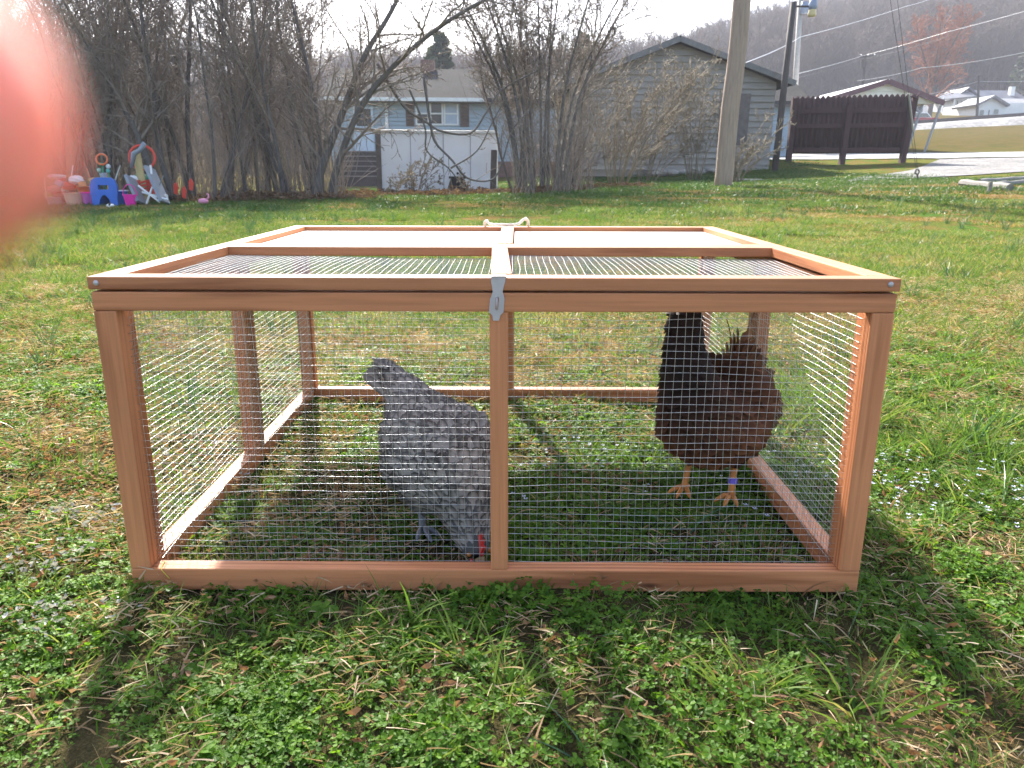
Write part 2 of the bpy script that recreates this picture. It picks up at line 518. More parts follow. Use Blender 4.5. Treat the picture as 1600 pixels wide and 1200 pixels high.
# railway bank with rails
bank_lo = [at(x, y, 69) for x, y in ((1300, 214), (1430, 207), (1520, 204), (1620, 201), (1900, 190))]
bank_hi = [at(x, y, 75) for x, y in ((1300, 202), (1430, 193.5), (1520, 187), (1620, 180), (1900, 160))]
P = []
for a, b in zip(bank_lo, bank_hi):
    a2 = a.copy(); a2.z -= .8
    c = b + Vector((0, 4.5, 0)); d = c + Vector((0, 4, -2.0))
    P.append([a2, a * .5 + b * .5 + Vector((0, 0, .25)), b, c, d])
bank = grid_mesh('railway_bank', np.array([[tuple(q) for q in r] for r in P]), M_BALLAST)
prop(bank, 'grey stone railway bank above the field', 'railway bank', kind='structure')
M_RUST = simple('rusty_steel', (.07, .05, .045), .7, .25, 4)
for k, oy in enumerate((.6, 2.0)):
    mb = MB()
    for i in range(len(bank_hi) - 1):
        mb.bar(bank_hi[i] + Vector((0, oy, .16)), bank_hi[i + 1] + Vector((0, oy, .16)), .12, .3)
    o = mb.build('rail', M_RUST, None); prop(o, ('near' if k == 0 else 'far') + ' dark steel rail on top of the stone railway bank', 'rail')

# wooded hills
def hill_material():
    m, nt, p, out = new_mat('hill_litter')
    geo = N(nt, 'ShaderNodeNewGeometry')
    n = N(nt, 'ShaderNodeTexNoise', i_Scale=.06, i_Detail=8.0, i_Roughness=.7); nt.links.new(geo.outputs['Position'], n.inputs['Vector'])
    c = ramp(nt, [(.3, (.03, .025, .022)), (.5, (.06, .048, .038)), (.7, (.09, .07, .055))], n.outputs['Fac'])
    nt.links.new(c, p.inputs['Base Color']); p.inputs['Roughness'].default_value = 1; p.inputs['Specular IOR Level'].default_value = 0
    return m
M_HILL = hill_material()
HRX = [-900, -300, 0, 200, 420, 560, 700, 850, 1000, 1100, 1170, 1240, 1320, 1420, 1600, 1800, 2100, 2600]
HRY = [120, 95, 92, 98, 115, 140, 165, 165, 140, 105, 76, 58, 42, 24, -12, -30, -40, -20]
def hill_pt(px, t):
    """t 0 at the foot, 1 on the crest"""
    ry = float(np.interp(px, HRX, HRY)) + 16
    Y0, Y1 = 132.0, 430.0
    base = at(px, 200, Y0); base.z = H(base.x, Y0) - .6
    top = at(px, ry, Y1)
    e = t ** .9
    Y = Y0 + (Y1 - Y0) * t
    x = at(px, 200, Y).x
    z = base.z + (top.z - base.z) * (1 - (1 - e) ** 1.25)
    return Vector((x, Y, z))
P = []
for t in list(np.linspace(0, 1, 26)) :
    P.append([tuple(hill_pt(px, t)) for px in np.linspace(-900, 2600, 120)])
crest = P[-1]
P.append([(x * 1.15, y + 80, z - 25) for x, y, z in crest])
P.append([(x * 1.9, y + 420, -20) for x, y, z in crest])
hill = grid_mesh('hillside', np.array(P), M_HILL)
prop(hill, 'long wooded hillside behind the houses', 'hill', kind='structure')

# ================================================================== BUILDINGS
M_TRIM = simple('white_trim', (.62, .62, .60), .6, .08, 3)
M_GLASS = None
def glass_mat():
    m, nt, p, out = new_mat('window_glass')
    p.inputs['Base Color'].default_value = (.035, .045, .055, 1); p.inputs['Roughness'].default_value = .06
    p.inputs['Specular IOR Level'].default_value = .8
    return m
M_GLASS = glass_mat()
def shingle_mat(name, col):
    m, nt, p, out = new_mat(name)
    tc = N(nt, 'ShaderNodeTexCoord')
    br = N(nt, 'ShaderNodeTexBrick', i_Scale=1.0); br.inputs['Mortar Size'].default_value = .012
    br.inputs['Brick Width'].default_value = .33; br.inputs['Row Height'].default_value = .14
    br.inputs['Color1'].default_value = (*[c * .8 for c in col], 1); br.inputs['Color2'].default_value = (*[c * 1.2 for c in col], 1); br.inputs['Mortar'].default_value = (*[c * .35 for c in col], 1)
    mp = N(nt, 'ShaderNodeMapping'); mp.inputs['Rotation'].default_value = (0, 0, 0)
    nt.links.new(tc.outputs['Object'], mp.inputs[0]); nt.links.new(mp.outputs[0], br.inputs['Vector'])
    n = N(nt, 'ShaderNodeTexNoise', i_Scale=1.2, i_Detail=6.0); nt.links.new(tc.outputs['Object'], n.inputs['Vector'])
    c = mixc(nt, .5, br.outputs['Color'], ramp(nt, [(.3, tuple(x * .7 for x in col)), (.7, tuple(x * 1.25 for x in col))], n.outputs['Fac']))
    nt.links.new(c, p.inputs['Base Color']); p.inputs['Roughness'].default_value = 1; p.inputs['Specular IOR Level'].default_value = .03
    return m
M_SHING = shingle_mat('grey_shingle', (.048, .046, .044))
M_SIDE_B = simple('blue_siding', (.30, .36, .40), .6, .1, 1.5, stretch=(1, 1, 6))
M_SIDE_G = simple('grey_siding', (.25, .228, .20), .7, .16, 1.2, stretch=(1, 1, 5))
M_BROWN = simple('dark_brown_paint', (.055, .025, .023), .9, .25, 3, stretch=(6, 6, 1))
M_SHUT = simple('brown_shutter', (.10, .065, .05), .6, .2, 6)
M_BRICKW = simple('brick_skirt', (.17, .10, .08), .9, .3, 7)
M_STEP = simple('old_steps', (.06, .045, .042), .9, .3, 5, stretch=(1, 1, 8))

# ---- blue house
HY = 34.0
hx0, hx1 = at(520, 250, HY).x, at(1229, 240, HY).x
hz0 = H(at(680, 280, HY).x, HY) - .05
hze = at(690, 152, HY).z
hzr = at(690, 108, HY + 3.6).z
house = empty('house', (hx0, HY, hz0), 'long low blue house with grey shingle roof behind the bare trees', 'house')
mb = MB(); mb.box2((hx0, HY + .06, hz0), (hx1, HY + 7.2, hze - .02)); mb.build('wall', M_SIDE_B, house)
mb = MB()
zsk = at(780, 252, HY).z
nrow = int((hze - zsk) / .155)
for i in range(nrow):
    z = zsk + (hze - zsk) * i / nrow; z2 = zsk + (hze - zsk) * (i + 1) / nrow
    mb.add([(hx0 - .02, HY + .0, z), (hx1 + .02, HY + .0, z), (hx1 + .02, HY + .054, z2), (hx0 - .02, HY + .054, z2), (hx0 - .02, HY + .058, z), (hx1 + .02, HY + .058, z)],
           [(0, 1, 2, 3), (0, 4, 5, 1)])
o = mb.build('siding', M_SIDE_B, house, fix=False); o['kind'] = 'stuff'
mb = MB(); mb.box2((hx0 + 2.2, HY + .0, hz0 - .3), (hx1, HY + .05, zsk - .01)); mb.build('brick_skirting', M_BRICKW, house)
roof = MB()
ex0, ex1 = hx0 - .45, at(1266, 155, HY).x
yf, yr, yb = HY - .5, HY + 3.6, HY + 7.7
roof.add([(ex0, yf, hze - .06), (ex1, yf, hze - .06), (ex1, yr, hzr), (ex0, yr, hzr), (ex0, yb, hze - .06), (ex1, yb, hze - .06),
          (ex0, yf, hze - .2), (ex1, yf, hze - .2), (ex1, yr, hzr - .14), (ex0, yr, hzr - .14), (ex0, yb, hze - .2), (ex1, yb, hze - .2)],
         [(0, 1, 2, 3), (3, 2, 5, 4), (7, 6, 9, 8), (8, 9, 10, 11), (0, 6, 7, 1), (4, 5, 11, 10), (0, 3, 9, 6), (3, 4, 10, 9), (1, 7, 8, 2), (2, 8, 11, 5)])
roof_o = roof.build('roof', M_SHING, house)
mb = MB(); cx_ = at(667, 105, HY + 3).x; mb.box2((cx_ - .3, HY + 3.2, hzr - .5), (cx_ + .3, HY + 3.8, hzr + .35)); mb.build('chimney', M_BRICKW, roof_o)
mb = MB(); mb.box2((ex0, HY - .56, hze - .2), (at(762, 150, HY).x, HY - .502, hze - .06)); mb.build('gutter', M_TRIM, house)
mb = MB(); mb.box2((hx0, HY - .5, hze - .24), (hx1, HY + .02, hze - .205)); mb.build('soffit', mat('soffit_brown', (.12, .10, .09)), house)
x_ = at(605, 200, HY).x
mb = MB(); mb.box2((x_ - .06, HY - .08, at(605, 204, HY).z), (x_ + .06, HY + .02, hze - .25)); mb.build('downspout', M_TRIM, house)
# window of three lights, with shutters
wz0, wz1 = at(690, 196, HY).z, at(690, 159, HY).z
wx = [at(p, 180, HY).x for p in (649, 671, 693, 717)]
for i in range(3):
    a, b = wx[i], wx[i + 1]
    mb = MB(); f = .07; yq0, yq1 = HY - .03, HY + .028
    mb.box2((a + .01, yq0, wz0), (b - .01, yq1, wz0 + f)); mb.box2((a + .01, yq0, wz1 - f), (b - .01, yq1, wz1))
    mb.box2((a + .01, yq0, wz0 + f), (a + .01 + f, yq1, wz1 - f)); mb.box2((b - .01 - f, yq0, wz0 + f), (b - .01, yq1, wz1 - f))
    zm = (wz0 + wz1) / 2; mb.box2((a + f, yq0 + .01, zm - .03), (b - f, yq1 - .002, zm + .03))
    wo = mb.build('window', M_TRIM, house)
    pane_m = M_GLASS if i == 1 else mat('drawn_blind', (.33, .38, .45), .5, .1, 3)
    mb = MB(); mb.box2((a + f, HY + .0, zm + .03), (b - f, HY + .02, wz1 - f)); mb.build('pane', pane_m, wo)
    mb = MB(); mb.box2((a + f, HY + .0, wz0 + f), (b - f, HY + .02, zm - .03)); mb.build('pane', M_GLASS if i < 2 else mat('drawn_blind', (.33, .38, .45)), wo)
for a, b in ((634, 647), (719, 733)):
    a, b = at(a, 180, HY).x, at(b, 180, HY).x
    mb = MB()
    mb.box2((a, HY - .01, wz0 - .04), (b, HY + .03, wz1 + .02))
    so = mb.build('shutter', M_SHUT, house)
    for q in range(7):
        z = wz0 + (wz1 - wz0) * (q + .5) / 7
        mb = MB(); mb.box((((a + b) / 2), HY - .02, z), (abs(b - a) * .7, .02, .1), Matrix.Rotation(R(25), 3, 'X')); mb.build('louvre', M_SHUT, so)
# recessed door, steps
dx0, dx1 = at(553, 200, HY).x, at(584, 200, HY).x
dz0, dz1 = at(568, 237, HY).z, at(568, 167, HY).z
mb = MB(); mb.box2((dx0, HY - .03, dz0), (dx1, HY + .03, dz1)); d_o = mb.build('door', mat('pale_blue_door', (.45, .52, .60), .5, .06), house)
mb = MB(); zq = at(568, 197, HY).z; mb.box2((dx0 + .12, HY - .045, zq), (dx1 - .1, HY - .031, dz1 - .08)); mb.build('pane', M_GLASS, d_o)
mb = MB(); mb.ball((dx1 - .1, HY - .07, dz0 + .85), .04); mb.build('handle', mat('brass_knob', (.4, .3, .15), .3, metal=1), d_o)
for i in range(6):
    z1 = dz0 - .02 - i * .2
    mb = MB(); mb.box2((dx0 - .5, HY - .32 - i * .28, hz0 - .3), (dx1 + .3, HY - .04 - i * .28 - .002, z1)); so_ = mb.build('step', M_STEP, house); mb = MB(); mb.box2((dx0 - .53, HY - .36 - i * .28, z1 + .002), (dx1 + .33, HY - .07 - i * .28, z1 + .045)); mb.build('tread', mat('grey_tread', (.19, .165, .15), .9, .25, 5), so_)

# ---- grey garage
GY = 24.0
peak = at(1060, 58, GY); er = at(1238, 127, GY); el = at(868, 134, GY)
gx0, gx1 = at(888, 200, GY).x, at(1207, 200, GY).x
gz0 = at(1060, 266, GY).z
garage = empty('garage', ((gx0 + gx1) / 2, GY, gz0), 'grey clapboard garage with gable end behind the leaning utility pole', 'garage')
def roof_z(x):
    if x < peak.x: return el.z + (peak.z - el.z) * (x - el.x) / (peak.x - el.x)
    return er.z + (peak.z - er.z) * (er.x - x) / (er.x - peak.x)
depth = 8.0
mb = MB(); mb.prism([(gx0 + .03, gz0 - .2), (gx1 - .03, gz0 - .2), (gx1 - .03, roof_z(gx1) - .22), (peak.x, peak.z - .22), (gx0 + .03, roof_z(gx0) - .22)], GY + .05, GY + depth)
mb.build('wall', M_SIDE_G, garage)
bh = .178; z = gz0
k = 0
rgb = random.Random(5)
while z < peak.z - .25:
    z2 = min(z + bh, peak.z - .2)
    def span(zz):
        a, b = gx0, gx1
        zz = zz + .16
        if zz > roof_z(gx0): a = max(a, el.x + (zz - el.z) * (peak.x - el.x) / (peak.z - el.z))
        if zz > roof_z(gx1): b = min(b, er.x - (zz - er.z) * (er.x - peak.x) / (peak.z - er.z))
        return a, b
    a, b = span(z); a2, b2 = span(z2)
    if b2 - a2 < .1: break
    j = rgb.uniform(-.006, .006)
    mb = MB()
    mb.add([(a, GY - .02 + j, z), (b, GY - .02 + j, z), (b2, GY + .038, z2 + .01), (a2, GY + .038, z2 + .01), (a, GY + .048, z), (b, GY + .048, z), (b2, GY + .048, z2 + .01), (a2, GY + .048, z2 + .01)],
           [(0, 1, 2, 3), (5, 4, 7, 6), (4, 5, 1, 0), (3, 2, 6, 7), (4, 0, 3, 7), (1, 5, 6, 2)])
    mb.build('siding_board', M_SIDE_G, garage)
    z = z2; k += 1
mb = MB()
ov = .12
mb.add([(el.x, GY - .3, el.z), (peak.x, GY - .3, peak.z), (er.x, GY - .3, er.z), (er.x, GY + depth, er.z), (peak.x, GY + depth, peak.z), (el.x, GY + depth, el.z),
        (el.x, GY - .3, el.z - ov), (peak.x, GY - .3, peak.z - ov), (er.x, GY - .3, er.z - ov), (er.x, GY + depth, er.z - ov), (peak.x, GY + depth, peak.z - ov), (el.x, GY + depth, el.z - ov)],
       [(0, 1, 4, 5), (1, 2, 3, 4), (7, 6, 11, 10), (8, 7, 10, 9), (6, 7, 1, 0), (7, 8, 2, 1), (3, 2, 8, 9), (5, 4, 10, 11), (4, 3, 9, 10), (0, 5, 11, 6)])
mb.build('roof', M_SHING, garage)
for a, b in ((el, peak), (peak, er)):
    mb = MB(); mb.bar(a + Vector((0, -.33, -.09)), b + Vector((0, -.33, -.09)), .04, .15, (0, 0, 1)); mb.build('barge_board', mat('grey_barge', (.15, .145, .14), .8, .2), garage)
# boarded opening beside the pole
ox0, ox1 = at(1124, 180, GY).x, at(1170, 180, GY).x; oz0, oz1 = at(1150, 227, GY).z, at(1150, 146, GY).z
mb = MB()
for q in ((ox0, oz0, ox1, oz0 + .1), (ox0, oz1 - .12, ox1, oz1), (ox0, oz0 + .1, ox0 + .16, oz1 - .12), (ox1 - .3, oz0 + .1, ox1, oz1 - .12)):
    mb.box2((q[0], GY - .03, q[1]), (q[2], GY + .004, q[3]))
wo = mb.build('window_frame', mat('weathered_frame', (.13, .11, .10), .85, .25), garage)
mb = MB(); mb.box2((ox0 + .16, GY - .015, oz0 + .1), (ox1 - .3, GY + .002, oz1 - .12)); mb.build('boarding', mat('pale_boarding', (.25, .29, .31), .7, .15), wo)
# footing stones under the wall
rs = random.Random(9)
M_STONE = simple('field_stone', (.27, .25, .22), .9, .3, 3, .4)
for i in range(17):
    px = 1018 + i * 6.4 + rs.uniform(-2, 2)
    p = at(px, 272 + rs.uniform(-1, 5), GY - .12 - rs.uniform(0, .5))
    mb = MB(); mb.ball((p.x, p.y, H(p.x, p.y) + rs.uniform(.02, .12)), rs.uniform(.09, .16), 7, 5, (1.5, 1, .7), .2, rs)
    mb.build('stone', M_STONE, garage)

# ---- brown corrugated screen on posts
SY = 25.5
s0, s1 = at(1229, 245, SY), at(1418, 245, SY - 1.2)
screen = empty('screen_fence', (s0.x, SY, H(s0.x, SY)), 'dark brown corrugated screen fence on three posts beside the road', 'fence')
zt, zb = at(1300, 153, SY).z, at(1300, 240, SY).z
dirv = Vector((s1.x - s0.x, s1.y - s0.y, 0)); Ls = dirv.length; dirv.normalize(); nrm = Vector((dirv.y, -dirv.x, 0))
mb = MB(); nc = 24 * 6
for i in range(nc + 1):
    t = i / nc
    w = math.cos(t * 24 * 2 * PI) * .045
    p = Vector((s0.x, s0.y, 0)) + dirv * (Ls * t) - nrm * (w)
    tilt = .10 * t
    ztt = zt + (w * 1.1)
    for zz, dx in ((zb, 0), (ztt, tilt)):
        mb.v.append((p.x + dx, p.y, zz)); mb.a.append(0)
for i in range(nc):
    mb.f.append((2 * i, 2 * i + 2, 2 * i + 3, 2 * i + 1))
o = mb.build('corrugated_sheet', M_BROWN, screen, smooth=True, fix=False)
md = o.modifiers.new('thick', 'SOLIDIFY'); md.thickness = .02
for t, top in ((.02, -.05), (.47, -.25), (.955, -.1)):
    p = Vector((s0.x, s0.y, 0)) + dirv * Ls * t + nrm * .13
    zg = H(p.x, p.y) - .1
    lean = .12 * t
    mb = MB(); mb.bar((p.x, p.y, zg), (p.x + lean, p.y, zt + top), .15, .17, (0, 1, 0)); mb.build('post', M_BROWN, screen)
for zz in (zt - .42, (zt + zb) / 2 - .02, zb + .1):
    for t0, t1 in ((.06, .435), (.505, .93)):
        a = Vector((s0.x, s0.y, zz)) + dirv * Ls * t0 + nrm * .1; b = Vector((s0.x, s0.y, zz)) + dirv * Ls * t1 + nrm * .1
        mb = MB(); mb.bar(a, b, .05, .13); mb.build('rail', M_BROWN, screen)

# ---- carport
KY = 40.0
kp = at(1385, 124, KY); kr = at(1471, 158, KY); kl = at(1262, 162, KY)
carport = empty('carport', (kp.x, KY, H(kp.x, KY)), 'open carport with cream gable, brown trim and white metal roof', 'carport')
M_CREAM = simple('cream_panel', (.62, .60, .50), .6, .06, 2)
kzb = at(1440, 162, KY).z
nb = 3
for i in range(nb):
    za = kzb + (kp.z - .3 - kzb) * i / nb; zb_ = kzb + (kp.z - .3 - kzb) * (i + 1) / nb - .015
    def kx(z):
        f = min(1, max(0, (z - kzb) / (kp.z - kzb)))
        return kl.x + .6 + (kp.x - kl.x - .6) * f, kr.x - .45 + (kp.x - kr.x + .45) * f
    a, b = kx(za); a2, b2 = kx(zb_)
    mb = MB(); mb.prism([(a, za), (b, za), (b2, zb_), (a2, zb_)], KY, KY + .05); mb.build('gable_panel', M_CREAM, carport)
mb = MB()
kd = 8.0
mb.add([(kl.x, KY - .25, kl.z), (kp.x, KY - .25, kp.z), (kr.x, KY - .25, kr.z), (kr.x, KY + kd, kr.z), (kp.x, KY + kd, kp.z), (kl.x, KY + kd, kl.z)], [(0, 1, 4, 5), (1, 2, 3, 4)])
o = mb.build('roof', mat('white_metal_roof', (.75, .75, .75), .35, .05, 2), carport, fix=False)
md = o.modifiers.new('thick', 'SOLIDIFY'); md.thickness = .06; md.offset = -1
for a, b in ((kl, kp), (kp, kr)):
    mb = MB(); mb.bar(a + Vector((0, -.3, -.12)), b + Vector((0, -.3, -.12)), .06, .24); mb.build('trim', mat('maroon_trim', (.10, .045, .05), .6, .15), carport)
M_GALV = simple('grey_paint_post', (.25, .26, .27), .5, .1, 3)
for px, dy in ((1424.5, 0.2), (1453, .2), (1300, .2)):
    p = at(px + 8, 200, KY + dy)
    g0 = at(px, 236, KY + dy); zg = H(g0.x, g0.y)
    mb = MB(); mb.bar((p.x - .35, p.y, zg), (p.x + .15, p.y, kr.z - .05), .09, .09, (0, 1, 0)); mb.build('post', M_GALV, carport)
mb = MB(); p = at(1436, 175, KY); mb.bar(p, at(1428, 162, KY), .08, .08); mb.build('brace', M_GALV, carport)

# ---- far white houses beyond the railway
def far_house(px0, px1, pyb, pye, pyr, Y, label, wallm, roofm, gable_px, windows, porch=False):
    x0, x1 = at(px0, pyb, Y).x, at(px1, pyb, Y).x
    zb_, ze, zr = at(px0, pyb, Y).z - 1.2, at(px0, pye, Y).z, at(px0, pyr, Y).z
    hs = empty('white_house', (x0, Y, zb_), label, 'house')
    gx = at(gable_px, pye, Y).x
    mb = MB(); mb.box2((x0, Y, zb_), (x1, Y + 8, ze)); mb.build('wall', wallm, hs)
    # front gable
    pk = (x0 + gx) / 2
    mb = MB(); mb.prism([(x0, ze), (gx, ze), (pk, zr - .35)], Y + .02, Y + .3); mb.build('gable_wall', wallm, hs)
    mb = MB()
    e = .6
    mb.add([(x0 - e, Y - .6, ze - .25), (pk, Y - .6, zr), (gx + e, Y - .6, ze - .25), (gx + e, Y + 5, ze - .25), (pk, Y + 5, zr), (x0 - e, Y + 5, ze - .25)], [(0, 1, 4, 5), (1, 2, 3, 4)])
    o = mb.build('gable_roof', roofm, hs, fix=False); md = o.modifiers.new('thick', 'SOLIDIFY'); md.thickness = .25
    mb = MB()
    mb.add([(pk, Y + .4, ze - .1), (x1 + e, Y + .4, ze - .1), (x1 + e, Y + 4.2, zr + .05), (pk, Y + 4.2, zr + .05), (pk, Y + 8.5, ze - .1), (x1 + e, Y + 8.5, ze - .1)], [(0, 1, 2, 3), (3, 2, 5, 4)])
    ro = mb.build('roof', roofm, hs, fix=False); md = ro.modifiers.new('thick', 'SOLIDIFY'); md.thickness = .25
    for (a, b, c, d) in windows:
        p0, p1 = at(a, d, Y), at(b, c, Y)
        mb = MB(); mb.box2((p0.x - .08, Y - .06, p0.z - .08), (p1.x + .08, Y + .0, p1.z + .08)); wo = mb.build('window', M_TRIM, hs)
        mb = MB(); mb.box2((p0.x, Y - .09, p0.z), (p1.x, Y - .062, p1.z)); mb.build('pane', M_GLASS, wo)
    return hs, ro
M_FW = simple('white_clapboard', (.66, .66, .64), .7, .08, 1)
M_DROOF = simple('dark_metal_roof', (.06, .065, .085), .5, .2, 1)
M_GROOF = simple('grey_tin_roof', (.16, .16, .17), .5, .2, 1)
h1, r1 = far_house(1486, 1600, 180, 153, 136, 112, 'far white house with dark roof and porch beyond the railway', M_FW, M_DROOF, 1528,
                   [(1493.5, 1496.5, 158, 171), (1500, 1503.5, 158, 171), (1505.5, 1509, 158, 170), (1515.5, 1518.5, 157, 169)])
mb = MB(); a = at(1473, 155, 110); b = at(1526, 150, 110); mb.add([(a.x, 110, a.z), (b.x, 110, b.z), (b.x, 112, b.z + .8), (a.x, 112, a.z + .8)], [(0, 1, 2, 3)])
o = mb.build('porch_roof', M_GROOF, h1, fix=False); o.modifiers.new('thick', 'SOLIDIFY').thickness = .15
for px in (1475, 1492, 1512):
    p = at(px, 154, 110.2); mb = MB(); mb.box2((p.x - .08, p.y - .08, at(px, 180, 110.2).z), (p.x + .08, p.y + .08, p.z + .1)); mb.build('porch_post', M_TRIM, h1)
mb = MB(); p = at(1583, 140, 114); mb.box2((p.x - .3, 114, p.z - 1.2), (p.x + .3, 114.6, p.z + .4)); mb.build('chimney', M_FW, r1)
h2, r2 = far_house(1527, 1625, 180, 160, 149, 98, 'small low white shed house with tin roof, far right above railway', M_FW, M_GROOF, 1567,
                   [(1530, 1537, 172, 180), (1543, 1546, 172, 180), (1552, 1560, 171, 178)])

# car parked beyond the tracks
cpos = at(1436, 184, 84)
carx = empty('parked_car', (cpos.x, 84, cpos.z - .9), 'red and white car parked beyond the railway, seen under the carport', 'car')
mb = MB()
prof = [(-2.1, .35), (2.1, .35), (2.15, .75), (1.2, .88), (-2.0, .9), (-2.15, .6)]
mb.prism([(cpos.x + x, cpos.z - .9 + z) for x, z in prof], 83.2, 84.8); body = mb.build('body', mat('red_car_paint', (.35, .04, .04), .3, .05), carx, bevel=.05)
mb = MB(); prof = [(-1.6, .88), (1.0, .87), (.45, 1.4), (-1.1, 1.42)]
mb.prism([(cpos.x + x, cpos.z - .9 + z) for x, z in prof], 83.3, 84.7); mb.build('cabin', mat('white_car_roof', (.7, .7, .7), .3, .05), carx, bevel=.04)
mb = MB(); prof = [(-1.4, .93), (.8, .92), (.4, 1.3), (-1.05, 1.32)]
mb.prism([(cpos.x + x, cpos.z - .9 + z) for x, z in prof], 83.28, 83.32); mb.build('side_window', M_GLASS, carx)
for sx in (-1.3, 1.3):
    for yy in (83.25, 84.75):
        mb = MB(); mb.lathe([(.02, -.1), (.32, -.1), (.32, .1), (.02, .1)], (cpos.x + sx, yy, cpos.z - .58), 14, Matrix.Rotation(PI / 2, 3, 'X'), True)
        w_ = mb.build('wheel', mat('tyre_rubber', (.03, .03, .03), .8), carx)
# ---- white box-shaped camper shell standing on the lawn
BY = 19.0
b0, b1 = at(591, 297, BY), at(776, 297, BY)
bz1 = at(690, 205, BY).z
shell = empty('camper_shell', ((b0.x + b1.x) / 2, BY, b0.z), 'big white metal camper shell standing on the grass before the blue house', 'camper shell')
M_WHITE = simple('white_sheet_metal', (.82, .83, .86), .45, .06, 1.3)
mb = MB(); zt0 = b0.z - .05
mb.box2((b0.x, BY, zt0), (b1.x, BY + 1.5, bz1 - .05)); mb.build('shell_side', M_WHITE, shell, bevel=.02)
mb = MB(); mb.box2((b0.x - .06, BY - .05, bz1 - .048), (b1.x + .02, BY + 1.55, bz1 + .02)); mb.build('rim_strip', mat('white_trim2', (.68, .68, .66), .5, .05), shell, bevel=.01)
for px in (642, 693, 735):
    q = at(px, 250, BY).x
    mb = MB(); mb.box2((q - .012, BY - .012, zt0 + .05), (q + .012, BY - .002, bz1 - .06)); mb.build('seam', mat('seam_grey', (.45, .45, .47)), shell)
q0, q1 = at(591, 250, BY).x, at(596, 250, BY).x
mb = MB(); mb.box2((q0 - .04, BY - .06, zt0), (q1, BY - .003, bz1 - .06)); mb.build('corner_post', mat('weathered_frame', (.13, .11, .10)), shell)
hx = [at(p, 296, BY) for p in (698, 733)]; hz = at(715, 279, BY).z
mb = MB(); mb.prism([(hx[0].x, zt0 + .03), (hx[1].x, zt0 + .03), (hx[1].x - .12, hz), (hx[0].x + .1, hz)], BY - .03, BY - .004)
mb.build('dark_opening', mat('black_flap', (.012, .012, .014), .8), shell)
mb = MB(); mb.box2((hx[0].x + .06, BY - .06, hz), (hx[1].x - .08, BY - .003, hz + .05)); mb.build('flap_hinge', mat('black_flap', (.012, .012, .014)), shell)
mb = MB(); mb.lathe([(.005, -.01), (.03, -.01), (.03, .02), (.005, .02)], ((hx[0].x + hx[1].x) / 2, BY - .015, hz + .12), 10, Matrix.Rotation(PI / 2, 3, 'X'), True); mb.build('latch', mat('black_flap', (.01, .01, .01)), shell)
q = at(770, 240, BY - .4); mb = MB(); mb.bar((q.x, BY - .35, zt0 - .1), (q.x + .03, BY - .35, at(772, 235, BY).z), .14, .14, (0, 1, 0))
o = mb.build('stump_post', mat('old_post', (.10, .085, .075), .9, .3, 5, .4)); prop(o, 'short dark wooden post at the right end of the white camper shell', 'post')

# ---- utility poles, lamps and wires
M_POLE = simple('weathered_pole', (.29, .215, .16), .85, .22, 5, .35, stretch=(6, 6, .5))
M_POLED = simple('dark_pole', (.06, .05, .045), .85, .22, 5, .3, stretch=(6, 6, .5))
M_WIRE = simple('bright_cable', (.55, .55, .55), .35, .05, 1, metal=.6)
M_CABLE = simple('dark_cable', (.05, .05, .05), .6)
M_STEEL = simple('grey_steel', (.3, .3, .31), .4, .1, 4, metal=.8)
PY = 15.0
pb = at(1129, 289, PY); pt0 = at(1160, 0, PY)
pdir = (pt0 - pb).normalized()
pole = empty('utility_pole', (pb.x, pb.y, pb.z), 'thick leaning weathered utility pole in front of the grey garage', 'utility pole')
mb = MB(); n_ = 22
mb.tube([pb - pdir * .4 + pdir * (13.0 * i / n_) + Vector((.012 * math.sin(i * 1.7), 0, 0)) for i in range(n_ + 1)], [.168 - .045 * i / n_ for i in range(n_ + 1)], 18)
mb.build('shaft', M_POLE, pole, smooth=True)
ptop = pb + pdir * 12.0
anchor = hit(1432, 281)
for k, (px, py) in enumerate(((1400, 137), (1368, 128))):
    a_ = anchor + Vector((.02 - .03 * k, 0, .12))
    top_ = pb + pdir * (12.3 - 1.3 * k)
    mb = MB(); mb.tube([a_, a_.lerp(top_, .5), top_], .0055, 5); o = mb.build('guy_wire', M_CABLE)
    prop(o, ('upper' if k == 0 else 'lower') + ' of two steel guy wires from the leaning pole to its ground anchor', 'guy wire')
mb = MB(); mb.tube([anchor + Vector((.08, 0, -.2)), anchor + Vector((0, 0, .12))], .018, 6); o = mb.build('anchor_rod', M_RUST)
prop(o, 'rusty ground anchor rod holding the guy wires beside the gravel drive', 'anchor')
mb = MB(); mb.ring(anchor + Vector((-.01, 0, .16)), .045, .014, 12, 5, Matrix.Rotation(PI / 2, 3, 'X')); r_ = mb.build('eye', M_RUST, o)
mb = MB(); a_ = anchor + Vector((.02, 0, .12)); t_ = pb + pdir * 12.3
mb.tube([a_.lerp(t_, .07), a_.lerp(t_, .13)], .022, 6); w_ = mb.build('wire_guard', M_STEEL); prop(w_, 'grey sleeve guarding the lower end of a guy wire', 'wire guard')
